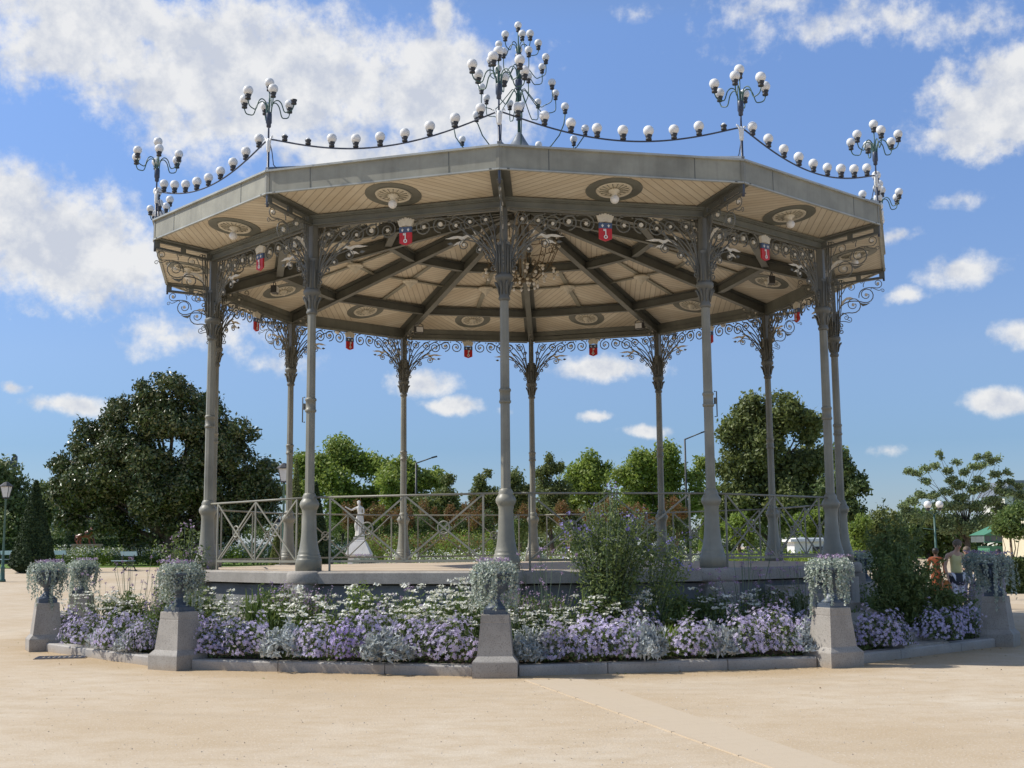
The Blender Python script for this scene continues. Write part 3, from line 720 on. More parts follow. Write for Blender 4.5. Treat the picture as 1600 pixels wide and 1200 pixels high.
for p in BUL: mkobj('bulb',BBM,None,cho,p)
# flood lights on the rafters
fl=MB(); fl.box((0,0,-.16),(.20,.12,.15)); fl.box((0,-.062,-.16),(.17,.01,.12),mi=1); 
for s in (-1,1): fl.tube([(s*.11,0,-.16),(s*.11,0,-.04),(s*.02,0,0)],.010,5)
FLM=fl.mesh('floodlight'); FLM.materials.append(m_black); FLM.materials.append(m_globe)
for k,R in ((-5,5.35),(5,5.35),(-3,5.1),(3,5.1)):
    o=mkobj('floodlight',FLM,None,ks,pol(R,k,zc(R)-.26),k*R30+PI); o.rotation_euler.x=.0
# conduit boxes on some columns
cbx=MB(); cbx.tube([(-.10,0,ZP+2.35),(-.14,0,ZP+2.35),(-.14,0,ZP+2.75),(-.10,0,ZP+2.75)],.010,5); cbx.box((-.115,0,ZP+2.6),(.03,.05,.10))
CBM=cbx.mesh('bill_holder'); CBM.materials.append(m_paintd)
for k in (-1,-2): mkobj('bill_holder',CBM,None,ks,pol(R0,k),k*R30+.3)
for k in (1,3): mkobj('bill_holder',CBM,None,ks,pol(R0,k),k*R30+PI-.3)
# ---- repeat everything round the twelve sides
def rep_corner(o):
    for k in [*range(-5,0),*range(1,7)]:
        dup(o,None,pol(math.hypot(o.location.x,o.location.y),k,o.location.z),k*R30)
def rep_side(o,keepx=False):
    e=o.rotation_euler.copy(); R=math.hypot(o.location.x,o.location.y); M0=Matrix.Rotation(-.5*R30,4,'Z')@e.to_matrix().to_4x4()
    for k in range(-6,6):
        if k==0: continue
        c=dup(o); c.location=(R*sin((k+.5)*R30),-R*cos((k+.5)*R30),o.location.z)
        c.rotation_euler=(Matrix.Rotation((k+.5)*R30,4,'Z')@M0).to_euler()
for o in (corb,cl,br,bi,arm,raft): rep_corner(o)
for o in (fr,beam,fas,sof,cei,*purls,strip,boss,me1,me2,rail): rep_side(o)
# ---- stone cheek of the steps, sloping down to the kerb on the right-hand side
sd=MB(); 
for s in (-1,1): sd.prism([(6.3,0),(8.7,0),(8.7,.16),(6.3,1.0)],(s*.55,0,0),(0,-1,0),(0,0,1),.14)
for i in range(7): sd.box((0,-(6.48+i*.34),(.98-i*.135)/2),(.96,.34,.98-i*.135),mi=0)
sto=sd.obj('stone_steps',m_gran,ks,(0,0,0),1.5*R30)
# ================= GROUND =================
def sheet(name,x0,x1,ys,dz,mat,xs=None):
    V=[];F=[]
    for y in ys:
        for x in (x0,x1): V.append((x,y,gz(y)+dz))
    for i in range(len(ys)-1): F.append((2*i,2*i+1,2*i+3,2*i+2))
    me=bpy.data.meshes.new(name); me.from_pydata(V,[],F); return mkobj(name,me,mat,kind='structure')
YS=[-60]+list(range(10,41))+[60,120,300,800,2500]
sheet('ground',-1500,1500,YS,0,m_sand)
sheet('lawn',-90,-4,[t for t in range(36,41)]+[60,120,300],.006,m_lawn)
sheet('lawn',4,60,[t for t in range(46,61,2)]+[120,300],.006,m_lawn)
def lawn_poly(pts,name='lawn',mat=None,dz=.008):
    me=bpy.data.meshes.new(name); me.from_pydata([(x,y,gz(y)+dz) for x,y in pts],[],[tuple(range(len(pts)))]); return mkobj(name,me,mat or m_lawn,kind='structure')
# paved strip of worn setts crossing the sand
A=[ground_px(822,1063),ground_px(1222,1205),ground_px(1600,1339)];B=[ground_px(908,1060),ground_px(1345,1205),ground_px(1790,1352)]
V=[];U=[]
for a,b in zip(A,B):
    for q,u in ((a,0),(b,1)): V.append((q[0],q[1],.004)); U.append(q)
me=bpy.data.meshes.new('paved_strip'); me.from_pydata(V,[],[(0,1,3,2),(2,3,5,4)]); l=me.uv_layers.new(name='UVMap')
dL=A[1]-A[0]; dL/=np.linalg.norm(dL); dS=np.array([dL[1],-dL[0],0])
for li,lo_ in enumerate(me.loops):
    p=np.array(V[lo_.vertex_index])-A[0]; l.data[li].uv=(float(p.dot(dS)),float(p.dot(dL)))
mkobj('paved_strip',me,m_setts,kind='structure')
kl=MB(); 
for i in range(14):
    a=A[0]+(A[2]-A[0])*(i/14.);b=A[0]+(A[2]-A[0])*((i+.97)/14.); kl.bar(a+np.array([0,0,.002]),b+np.array([0,0,.002]),.035,.014)
kl.obj('strip_edging',m_setts,kind='structure')
dg=MB(); g0=ground_px(96,1028)
dg.box((0,0,.006),(.75,.42,.012),mi=1)
for i in range(9): dg.box((-.30+i*.075,0,.014),(.03,.34,.012))
for s in (-1,1): dg.box((0,s*.185,.014),(.70,.03,.013)); dg.box((s*.345,0,.014),(.03,.36,.0135))
dg.obj('drain_grate',[m_bluegrey,m_kerb],None,(g0[0],g0[1],0),.2,label='rusty iron drain grate set in the sand in front of the left flowerbed',cat='drain grate')
# ================= BED: soil, kerb, pedestals =================
def wk(R,k,z=0): a=k*R30+TH; return np.array([R*sin(a),-R*cos(a),z])
sm_=MB(); V=[];nn=48
rad=[(8.82,.10),(8.6,.16),(7.8,.24),(6.5,.30)]
for R,z in rad:
    for j in range(nn):
        k=j/4; f=(k%1)-.5; RR=R*ap/cos(f*R30); V.append(wk(RR,k,z+.03*sin(j*2.7+R)))
F=[]
for q in range(len(rad)-1):
    for j in range(nn): F.append((q*nn+j,q*nn+(j+1)%nn,(q+1)*nn+(j+1)%nn,(q+1)*nn+j))
sm_.add(V,F,0,True); sm_.obj('flowerbed_soil',m_soil,kind='structure')
hwp=RP*sin(PI/12)
for k in range(-6,6):
    kb=MB(); n=3; cut=[-hwp+.28,-hwp*.33+.05*((k*7)%5-2),hwp*.36+.06*((k*3)%4-1),hwp-.28]
    for i in range(3):
        a,b=cut[i],cut[i+1]-.012; c=(a+b)/2;L=b-a
        kb.prism([(-.12,0),(-.12,.115),(-.10,.135),(.10,.135),(.12,.12),(.12,0)],(c,0,0),(0,1,0),(0,0,1),L)
    o=kb.obj('kerb',m_kerb,kind='structure'); p=wk(RP*ap-.02,k+.5); o.location=p; o.rotation_euler.z=(k+.5)*R30+TH
def plab(k,what):
    d={0:'at the centre front of the flowerbed, facing the camera',-1:'at the front left corner of the flowerbed',1:'at the front right corner of the flowerbed',-2:'at the far left corner, above the drain grate',2:'at the far right, beside the woman in yellow',-3:'at the back left, nearest the blue benches'}
    return what+' '+d.get(k,'on the hidden far side of the bandstand')
pe=MB()
def frus(mb,lv,mi=0):
    vs=[];fs=[]
    for h,z in lv: vs+=[(-h,-h,z),(h,-h,z),(h,h,z),(-h,h,z)]
    for i in range(len(lv)-1):
        for j in range(4): fs.append((i*4+j,i*4+(j+1)%4,(i+1)*4+(j+1)%4,(i+1)*4+j))
    n=len(lv)-1; fs+=[(3,2,1,0),(n*4,n*4+1,n*4+2,n*4+3)]; mb.add(vs,fs,mi)
frus(pe,[(.312,-.02),(.315,.19),(.308,.205),(.248,.265),(.204,.66),(.200,.675),(.203,.685),(.197,.77),(.190,.778)])
PED=pe.mesh('pedestal'); PED.materials.append(m_gran)
ur=MB(); ur.box((0,0,.03),(.29,.29,.06)); ur.lathe([(.135,.06),(.14,.08),(.10,.105),(.085,.13),(.055,.17),(.05,.20),(.075,.215),(.055,.23),(.09,.26),(.15,.31),(.185,.37),(.19,.42),(.175,.44),(.20,.47),(.25,.50),(.26,.52),(.24,.525),(.20,.50)],24,cap=False)
for s in (-1,1): ur.tube([(s*.15,0,.30),(s*.25,0,.32),(s*.27,0,.40),(s*.20,0,.44)],.014,6)
URN=ur.mesh('garden_urn'); URN.materials.append(m_urn)
m_silver=mat_leaf('silver_trailing_leaf',[(.34,.40,.33),(.46,.50,.42),(.25,.33,.24),(.55,.58,.50)],.25)
m_purple=mat_leaf('purple_petals',[(.40,.29,.42),(.48,.36,.50),(.32,.22,.35)],.3)
def trailing(seed):
    r=np.random.default_rng(seed); P=[];L=[]
    for i in range(64):
        a=r.random()*2*PI; R=.20+.13*r.random(); n=int(6+ (r.random()**1.5)*(32 if math.cos(a-seed)>0 else 20)); x,y=R*cos(a),R*sin(a)
        swing=.03*r.normal(); z=.52+.04*r.random()
        # arch over the rim
        for t in np.linspace(0,1,5): P.append((x*(.5+.5*t),y*(.5+.5*t),z+.09*sin(PI*t*.9)+.02*r.normal()))
        for j in range(n*2): P.append((x+.012*r.normal()+swing*j*.02*cos(a),y+.012*r.normal()+swing*j*.02*sin(a),z-.0105*j*1.0-.0))
    for i in range(420):
        a=r.random()*2*PI;R=.29*math.sqrt(r.random()); P.append((R*cos(a),R*sin(a),.55+.08*(1-(R/.35)**2)+.03*r.normal()))
    P=np.array(P); V,F=leaves(P,.0165,nrm=unit(P*[1,1,.2]),aspect=.85,rng=r)
    q=[]
    for i in range(110):
        a=r.random()*2*PI;R=.24*math.sqrt(r.random()); q.append((R*cos(a)-.03,R*sin(a)-.05,.66+.05*r.random()))
    V2,F2=leaves(np.array(q),.014,aspect=.9,rng=r)
    return joinmesh('trailing_plant',[(V,F,0),(V2,F2,1)])
TR=[trailing(s) for s in (1,2,3)]
for me in TR: me.materials.append(m_silver); me.materials.append(m_purple)
for k in range(-6,6):
    p=wk(RP,k); rz=k*R30+TH
    _p=mkobj('stone_pedestal',PED,None,None,p,rz,plab(k,'tapered granite pedestal'),'pedestal','granite pedestals round the flowerbed')
    _p.scale=(.9,.9,1)
    mkobj('garden_urn',URN,None,None,(p[0],p[1],.778),rz,plab(k,'blue iron urn on the pedestal')[:200],'urn','cast iron urns on the pedestals')
    t=mkobj('trailing_plant',TR[k%3],None,None,(p[0],p[1],.778),k*1.3,plab(k,'silver trailing plant in the urn'),'plant','trailing plants in the urns')
    if k==2: t.scale=(1.05,1.05,1.0)
# ================= BEDDING PLANTS =================
m_dgreen=mat_leaf('dark_leaf',[(0.074,0.114,0.030),(0.127,0.176,0.050),(0.095,0.141,0.050),(0.169,0.211,0.067)],.3)
m_mgreen=mat_leaf('mid_leaf',[(0.101,0.162,0.034),(0.151,0.216,0.054),(0.119,0.176,0.061),(0.203,0.257,0.068)],.35)
m_lgreen=mat_leaf('light_leaf',[(0.186,0.270,0.041),(0.254,0.351,0.054),(0.304,0.378,0.095),(0.169,0.243,0.054)],.4)
m_lilac=mat_leaf('lilac_petals',[(.58,.50,.72),(.66,.59,.78),(.50,.42,.66),(.73,.68,.81)],.3)
m_violet=mat_leaf('violet_petals',[(.34,.25,.55),(.42,.33,.60),(.50,.42,.68)],.3)
m_dusty=mat_leaf('felted_silver_leaf',[(.42,.45,.44),(.52,.55,.53),(.34,.38,.37),(.60,.62,.60)],.15,.8)
m_whitef=mat_leaf('white_petals',[(.78,.77,.68),(.85,.84,.78),(.70,.70,.55)],.2)
m_grey=mat_leaf('grey_green_leaf',[(.13,.17,.11),(.18,.23,.15),(.10,.14,.08)],.3)
def flowers(C,N,r,rng):
    n=len(C); N=unit(N+.35*rng.normal(size=(n,3))); A=unit(np.cross(N,rng.normal(size=(n,3)))); B=np.cross(N,A)
    rr=r*(.75+.5*rng.random(n))[:,None]; V=[C]
    for j in range(5):
        for da,ff,h in ((-.45,.62,.10),(0,1.,.02),(.45,.62,.10)):
            a=2*PI*j/5+da; V.append(C+(A*cos(a)+B*sin(a))*rr*ff+N*rr*h)
    V=np.stack(V,1).reshape(-1,3); base=(np.arange(n)*16)[:,None]
    F=np.concatenate([base+np.array([[0,1+3*j,2+3*j,3+3*j]]) for j in range(5)],0); return V,F
def domepts(n,w,dep,h,rng,lo=.05,ph=(0,0,0)):
    d=rng.normal(size=(n,3)); d[:,2]=np.abs(d[:,2]); d=unit(d)
    lump=1+.17*np.sin(d[:,0:1]*6+d[:,1:2]*4+ph[0])+.12*np.sin(d[:,1:2]*9+d[:,2:3]*8+ph[1])+.10*np.sin(d[:,0:1]*13+ph[2])
    return d*lump*np.array([w,dep,h])+[0,0,lo],d
def mound(seed,kind):
    r=np.random.default_rng(seed); ph=r.random(3)*6
    if kind in ('lilac','violet'):
        C,D=domepts(900,.30,.26,.33,r,ph=ph); C*=(.80+.2*r.random((900,1))); V,F=leaves(C,.022,nrm=D*.5,aspect=.5,rng=r)
        C2,D2=domepts(520,.325,.285,.36,r,ph=ph); C2=C2*(1+.07*r.normal(size=(520,1))); V2,F2=flowers(C2,D2*[1,1,.7],.0225,r)
        f=npmesh('flower_mound',V,F); f.materials.append(m_dgreen); b=npmesh('blossoms',V2,F2); b.materials.append(m_lilac if kind=='lilac' else m_violet)
        return f,b
    if kind=='silver':
        C,D=domepts(680,.29,.25,.29,r,ph=ph); C=C*(.75+.3*r.random((680,1)))
        V,F=leaves(C,.048,nrm=D*.8,aspect=.34,long=D*.9+[0,0,.5],rng=r); V2,F2=leaves(C+D*.02,.03,nrm=D*.3,aspect=.4,rng=r)
        f=joinmesh('silver_mound',[(V,F,0),(V2,F2,0)]); f.materials.append(m_dusty); return f,None
    if kind=='white':
        parts=[];n=24; tops=[]
        for i in range(n):
            a=r.random()*2*PI;R=.30*math.sqrt(r.random()); h=.30+.36*r.random(); lx=.1*r.normal(); tops.append((R*cos(a)*1.3+lx,R*sin(a),h))
        tops=np.array(tops); C=[];
        for t in tops:
            for s in np.linspace(.05,.95,9): C.append(t*[s*.6+.4,s*.6+.4,s]+.02*r.normal(size=3))
        C=np.array(C); V,F=leaves(C,.035,aspect=.3,long=np.array([0,0,1.]),rng=r)
        Q=np.repeat(tops,14,0)+r.normal(size=(n*14,3))*[.030,.030,.006]; V2,F2=leaves(Q,.017,nrm=np.array([0,0,2.]),aspect=.95,rng=r)
        f=npmesh('yarrow_plant',V,F); f.materials.append(m_mgreen); b=npmesh('blossoms',V2,F2); b.materials.append(m_whitef); return f,b
    if kind in('grass','iris'):
        n=90 if kind=='grass' else 26; wd=.006 if kind=='grass' else .018; V=[];F=[]
        for i in range(n):
            a=r.random()*2*PI; out=(.32 if kind=='grass' else .12)*r.random(); h=(.30+.15*r.random()) if kind=='grass' else .45+.3*r.random(); b0=np.array([.05*r.normal(),.05*r.normal(),0]); dv=np.array([cos(a),sin(a),0]); sd_=np.array([-sin(a),cos(a),0])
            pts=[b0+dv*out*t**1.8+Zv*h*(t-.25*(t**3 if kind=='grass' else 0)) for t in (0,.4,.75,1.)]
            ws=[wd,wd*1.1,wd*.8,wd*.1]; b=len(V)
            for p,w_ in zip(pts,ws): V+= [p-sd_*w_,p+sd_*w_]
            F+=[(b+2*q,b+2*q+1,b+2*q+3,b+2*q+2) for q in range(3)]
        f=npmesh(kind,np.array(V),np.array(F)); f.materials.append(m_lgreen if kind=='grass' else m_mgreen); return f,None
    if kind in('verbena','salvia'):
        n=16 if kind=='verbena' else 40; C=[];Q=[];T_=[]
        for i in range(n):
            a=r.random()*2*PI;R=.34*r.random(); h=(.65+.55*r.random()) if kind=='verbena' else .5+.2*r.random(); t=np.array([R*cos(a)*1.2,R*sin(a),h]); b_=t*[.3,.3,0]
            T_.append((b_,t))
            if kind=='salvia':
                for s in np.linspace(.1,.85,16): C.append(b_+(t-b_)*s+.045*r.normal(size=3))
                for s in np.linspace(.72,1.05,9): Q.append(b_+(t-b_)*s+.006*r.normal(size=3))
            else:
                for s in np.linspace(0.02,.45,7): C.append(b_+(t-b_)*s+.03*r.normal(size=3))
                for q in range(14): Q.append(t+.012*r.normal(size=3))
        V,F=leaves(np.array(C),.03,aspect=.45,rng=r); sv=[];sf=[]
        for b_,t in T_:
            i0=len(sv); mid=(b_+t)/2+.02*r.normal(size=3)
            for p in (b_,mid,t): sv+=[p-[.003,0,0],p+[.003,0,0]]
            sf+=[(i0,i0+1,i0+3,i0+2),(i0+2,i0+3,i0+5,i0+4)]
        V2,F2=leaves(np.array(Q),.009 if kind=='verbena' else .012,aspect=.9,rng=r)
        f=joinmesh(kind,[(V,F,0),(np.array(sv),np.array(sf),0)]); f.materials.append(m_mgreen if kind=='salvia' else m_grey); b=npmesh('blossoms',V2,F2); b.materials.append(m_purple); return f,b
VAR={}
for kd,n in (('lilac',4),('violet',2),('silver',3),('white',4),('grass',2),('iris',2),('verbena',3),('salvia',2)):
    VAR[kd]=[mound(100+i*13+hash(kd[0]+kd[-1])%1 + len(kd)*7,kd) for i in range(n)]
def onR(px,R):
    "near-side point of the circle of radius R seen in pixel column px"
    d=_fw+CX*(px-800)/FOC; dx,dy=d[0],d[1]; a=dx*dx+dy*dy;b=2*CAMP[1]*dy;c=CAMP[1]**2-R*R
    disc_=max(b*b-4*a*c,0); t=(-b-math.sqrt(disc_))/(2*a); return dx*t,CAMP[1]+dy*t
NAMES={'lilac':('lilac_flower_mound','flowers','lilac star flower mound','mounds of lilac star flowers along the kerb'),'violet':('violet_flower_mound','flowers','deep violet star flower mound','mounds of deep violet flowers'),
'silver':('silver_leaf_plant','plant','felted silver leaf plant','silver leaved plants along the kerb'),'white':('white_yarrow','flowers','white flat topped yarrow','white yarrow plants behind the kerb planting'),
'grass':('grass_tuft','grass','bright green grass tuft','grass tufts in the flowerbed'),'iris':('iris_plant','plant','upright sword leaved iris','irises in the flowerbed'),
'verbena':('tall_verbena','flowers','tall thin purple verbena','tall purple verbenas in the flowerbed'),'salvia':('purple_salvia','flowers','bushy purple spiked salvia','purple salvias before the bandstand wall')}
PEDX={-2:62,-1:268,0:773,1:1300,2:1560}
def where(px):
    best=min(PEDX,key=lambda k:abs(PEDX[k]-px)); nm={-2:'far left',-1:'front left',0:'centre',1:'front right',2:'far right'}[best]
    dd=px-PEDX[best]; side='right' if dd>0 else 'left'
    return best,nm,side,abs(dd)
ORD=['nearest','second','third','fourth','fifth','sixth','seventh','eighth','ninth','tenth','eleventh','twelfth','thirteenth','fourteenth']
PL=[]
def plant(kd,px,R,w=1.,h=1.,z=None):
    PL.append([kd,px,R,w,h,z])
for a in [('violet',122,8.35,.8,.9),('lilac',110,8.7,.9,1.),('lilac',150,8.62,1.,1.05),('silver',178,8.7,.8,.85),('lilac',200,8.5,1.,1.2),('silver',222,8.72,.9,.9),('lilac',236,8.5,.7,1.),
 ('violet',322,8.3,.8,1.1),('lilac',345,8.45,1.05,1.12),('lilac',398,8.45,1.1,1.15),('silver',452,8.5,1.05,1.15),('lilac',500,8.5,.9,1.1),('violet',545,8.45,.95,1.08),('lilac',585,8.1,1.2,1.30),('silver',605,8.6,1.25,1.05),('lilac',650,8.3,1.,1.22),('lilac',700,8.5,1.25,1.22),
 ('silver',828,8.6,1.05,1.05),('lilac',868,8.5,.95,1.05),('lilac',915,8.4,1.15,1.28),('lilac',958,8.5,.95,1.18),('silver',1000,8.55,.95,1.2),('lilac',990,8.0,1.,1.25),('lilac',1072,8.45,1.05,1.12),('silver',1112,8.5,.9,1.1),('lilac',1150,8.45,1.05,1.22),('lilac',1195,8.4,1.1,1.32),('lilac',1225,8.2,1.,1.25),('silver',1240,8.55,.95,1.05),
 ('lilac',1352,8.5,1.1,1.15),('lilac',1378,8.6,.8,.9),('lilac',1445,8.5,1.05,1.15),('lilac',1478,8.4,1.05,1.2),('silver',1515,8.5,1.1,1.0),
 ('white',120,7.8,1.,1.),('white',165,7.7,1.1,1.05),('white',205,7.8,1.1,1.05),('white',335,7.6,1.1,1.1),('white',375,7.8,1.,1.),('white',455,7.95,1.,1.),('white',490,7.8,1.2,1.12),('white',525,8.0,.9,.85),('white',570,7.2,1.,1.30),('white',640,7.9,1.,1.),('white',680,7.8,1.1,1.12),('white',715,7.7,1.15,1.25),('white',745,7.8,1.,1.05),('white',812,8.1,1.1,.95),('white',835,7.7,1.,.95),('white',885,7.9,1.,.95),('white',945,7.7,1.1,1.),('white',1008,7.4,.8,1.18),('white',1128,7.3,1.2,1.2),('white',1160,7.4,1.,1.1),
 ('white',352,7.5,1.1,1.25),('white',470,7.5,1.,1.3),('white',545,7.45,1.,1.15),('white',610,7.35,1.,1.2),('white',660,7.45,1.1,1.35),('white',700,7.4,1.,1.4),('white',735,7.35,1.1,1.5),('white',185,7.5,1.,1.1),('white',920,7.5,1.,1.1),('white',970,7.4,1.,1.1),('grass',520,7.4,1.1,1.5),('grass',640,7.2,1.2,1.5),('grass',1010,7.3,1.1,1.4),
 ('grass',432,8.35,.9,1.1),('grass',862,7.9,1.4,1.2),('grass',1040,8.3,1.1,1.3),('grass',885,7.8,1.2,1.),('grass',1232,7.7,1.2,1.1),('grass',1390,7.6,1.6,1.3),('grass',600,7.6,1.1,1.),
 ('iris',403,7.5,1.3,1.15),('iris',420,7.6,1.2,.95),('iris',912,7.6,1.2,1.1),('iris',700,7.3,1.,1.0),('iris',1060,7.5,1.,.8),
 ('verbena',165,7.6,1.2,.9),('verbena',215,7.3,1.3,1.05),('verbena',250,7.4,1.2,1.0),('verbena',800,7.9,1.,.95),('verbena',848,7.6,1.2,1.15),('verbena',1110,7.5,1.4,1.0),('verbena',1150,7.3,1.4,1.15),('verbena',1195,7.4,1.3,1.05),('verbena',1240,7.6,1.1,1.),('verbena',620,7.4,1.,.75),
 ('salvia',450,7.35,1.3,1.25),('salvia',490,7.3,1.2,1.15),('salvia',805,7.5,1.,1.1),('salvia',850,7.2,1.1,1.05),('salvia',255,7.9,1.1,1.),('salvia',1180,7.5,1.2,1.0),('salvia',1490,7.9,1.1,1.)]: plant(*a)
cnt={}
from collections import defaultdict
byk=defaultdict(list)
for i,q in enumerate(PL): byk[q[0]].append(i)
# label: rank from the nearest pedestal on one side
lab={}
for kd,ids in byk.items():
    g=defaultdict(list)
    for i in ids:
        b,nm,side,dd=where(PL[i][1]); g[(nm,side)].append((dd,i))
    for (nm,side),L in g.items():
        L.sort()
        for r_,(dd,i) in enumerate(L):
            lab[i]=f"{NAMES[kd][2]}, {ORD[r_]} one to the {side} of the {nm} pedestal"
for i,(kd,px,R,w_,h_,z) in enumerate(PL):
    x,y=onR(px,R); f,b=VAR[kd][i%len(VAR[kd])]; k=NAMES[kd]
    if kd in('lilac','violet','silver') and R>8.2: x,y=onR(px,min(R+.06,8.58)); w_*=1.1
    o=mkobj(k[0],f,None,None,(x,y,.15+(8.6-R)*.07),i*1.7,lab[i],k[1],k[3]); o.scale=(w_,w_,h_)
    if b: mkobj('blossoms',b,None,o,(0,0,0))
# low leafy ground cover filling the bed
def cover(name,n,R1,R2,hf,size,mat,asp,label,rng):
    k=rng.random(n)*12; R=R1+(R2-R1)*rng.random(n); f=(k%1)-.5; R=R*ap/np.cos(f*R30); a=k*R30+TH
    h=hf(R)*(.55+.45*np.sin(a*23+R*5)*np.sin(a*11-R*3))
    C=np.stack([R*np.sin(a),-R*np.cos(a),.12+h*(rng.random(n)**.6)],1)
    V,F=leaves(C,size,nrm=np.array([0,0,.6]),aspect=asp,rng=rng)
    o=mkobj(name,npmesh(name,V,F),mat,label=label,cat='plants',kind='stuff'); return o
rg=np.random.default_rng(5)
cover('ground_cover',60000,6.55,8.5,lambda R:np.interp(R,[6.5,7.6,8.5],[.85,.52,.14]),.038,m_mgreen,.42,'low mixed green leaves filling the flowerbed round the bandstand',rg)
cover('ground_cover',16000,8.2,8.80,lambda R:.10+0*R,.03,m_dgreen,.5,'dark low leaves along the kerb of the flowerbed',rg)
# ---- shrubs in the bed
def shrub(name,label,px,R,hw_,ztop,n,size,mats,seed,cat='shrub',flower=None,lean=0,zb=.25,asp=.4,dep=.8,ragged=.25):
    r=np.random.default_rng(seed); x,y=onR(px,R); root=empty(name,(x,y,zb),label,cat)
    H=ztop-zb; st=MB(); C=[];D=[];TP=[]
    for i in range(n):
        a=r.random()*2*PI; rr=math.sqrt(r.random()); hh=H*(1-.25*rr-ragged*r.random()); top=np.array([hw_*rr*cos(a)+lean*hh,hw_*dep*rr*sin(a),hh]); 
        mid=top*[.45,.45,.55]; pts=[np.array([.06*cos(a),.06*sin(a),0]),mid,top]
        st.tube(pts,[.010,.007,.003],4); TP.append(top)
        m=int(55+50*r.random())
        for j in range(m):
            t=.22+.80*(j/m); p=(1-t)**2*pts[0]+2*t*(1-t)*(mid*1.15)+t*t*top; off=r.normal(size=3)*(.075*(1.25-t)+.018); C.append(p+off); D.append(off)
    C=np.array(C);D=unit(np.array(D)); V,F=leaves(C,size,nrm=D*.6+[0,0,.3],aspect=asp,rng=r)
    mkobj('foliage',npmesh('foliage',V,F),mats,root); st.obj('stem',m_mgreen if flower is None else m_grey,root)
    if flower is not None:
        Q=[]
        for t in TP:
            if r.random()<.38:
                for q in range(9): Q.append(t+r.normal(size=3)*[.035,.035,.04])
        V2,F2=leaves(np.array(Q),.02,aspect=.8,rng=r); mkobj('blossoms',npmesh('blossoms',V2,F2),flower,root)
    return root
m_shrub=mat_leaf('shrub_leaf',[(0.110,0.160,0.048),(0.170,0.224,0.064),(0.240,0.288,0.080),(0.120,0.176,0.064)],.35)
m_bluef=mat_leaf('blue_petals',[(.25,.22,.50),(.34,.30,.58),(.20,.17,.42)],.3)
shrub('flowering_shrub','tall airy green shrub with small blue flowers, right of the centre column',945,7.45,.68,2.6,84,.032,m_shrub,11,flower=m_bluef,lean=.0)
shrub('flowering_shrub','low branch of the blue flowered shrub leaning right towards the right column',1010,7.4,.42,2.2,20,.030,m_shrub,12,flower=m_bluef,lean=.18)
shrub('green_shrub','leafy shrub with pale flowers beside the leftmost column of the bandstand',292,7.25,.45,2.25,42,.034,m_shrub,13,flower=m_purple,ragged=.45)
shrub('green_shrub','low spreading shrub below the left shrub, behind the front left urn',322,7.6,.40,1.15,26,.034,m_shrub,14)
shrub('dark_shrub','tall dark shrub with purple tips beside the rightmost column',1385,7.7,.50,2.6,72,.038,m_dgreen,15,ragged=.5)  # shade on this shrub is put into the dark leaf colour
shrub('dark_shrub','broad dark shrub between the right column and the far right urn',1405,8.1,.60,1.75,66,.038,m_dgreen,16,ragged=.5)  # dark leaves again stand in for the shade here
shrub('dark_shrub','low dark shrub in front of the stone steps on the right',1440,8.2,.55,1.0,45,.036,m_dgreen,17)
shrub('green_shrub','feathery green bush on the left of the centre urn',578,7.1,.32,1.25,18,.026,m_lgreen,18,flower=m_whitef)
shrub('green_shrub','leafy green bush low behind the centre urn, on its right',840,7.1,.45,1.0,24,.030,m_mgreen,19)
shrub('green_shrub','dark leafy bush before the wall under the right hand column',1085,7.0,.5,.95,24,.030,m_dgreen,20)

rg=np.random.default_rng(99); n=5000
gx=(rg.random(n)-.5)*15; gy=-19+11*rg.random(n)**1.2; ok=np.hypot(gx,gy)>9.3; gx=gx[ok];gy=gy[ok]; n=len(gx)
sz=.0035+.007*rg.random(n)**3; base=np.array([(1,0,0),(0,1,0),(-1,0,0),(0,-1,0),(0,0,.8)]); V=(np.stack([gx,gy,0*gx],1)[:,None,:]+base[None]*sz[:,None,None]*(.7+.6*rg.random((n,5,1)))).reshape(-1,3)
F=(np.arange(n)*5)[:,None,None]+np.array([(0,1,4),(1,2,4),(2,3,4),(3,0,4)])[None]; 
m_grain=mat_leaf('gravel_grains',[(.34,.27,.20),(.50,.43,.34),(.22,.18,.14),(.62,.57,.50),(.42,.33,.23)],0,.9)
mkobj('gravel',npmesh('gravel',V,F.reshape(-1,3)),m_grain,label='loose gravel grains scattered on the sand',cat='gravel',kind='stuff')

n=260; ka=rg.random(n)*12; f_=(ka%1)-.5; Rr=(RP+.12)*ap/np.cos(f_*R30)+.02+rg.random(n)**3*2.5; aa=ka*R30+TH
C=np.stack([Rr*np.sin(aa),-Rr*np.cos(aa),.008+0*aa],1); V,F=leaves(C,.018,nrm=np.array([0,0,3.]),aspect=.5,rng=rg)
mkobj('fallen_leaves',npmesh('fallen_leaves',V,F),mat_leaf('dry_leaf',[(.20,.11,.04),(.28,.18,.07),(.12,.07,.03),(.16,.17,.05)],0,.8),label='dry fallen leaves lying on the sand along the kerb',cat='leaves',kind='stuff')
for nm,lb,px,R,hw_,zt,n_,sz,mt,sd_ in (('green_shrub','low green bush at the wall just left of the left front column',430,7.0,.5,1.15,26,.03,m_mgreen,41),('green_shrub','low green bush at the wall between the left front and centre columns',655,6.95,.45,1.0,22,.03,m_shrub,42),('green_shrub','low green bush under the wall left of the centre urn',725,7.0,.4,1.05,20,.03,m_mgreen,43),('green_shrub','airy green bush at the wall right of the tall flowering shrub',1045,7.0,.4,1.05,20,.028,m_shrub,44),('green_shrub','dark green bush at the wall left of the front right urn',1205,7.0,.5,1.1,26,.03,m_dgreen,45),('green_shrub','leafy bush behind the flowers left of the front left urn',205,7.2,.5,.95,24,.03,m_mgreen,46)):
    shrub(nm,lb,px,R,hw_,zt,n_,sz,mt,sd_)
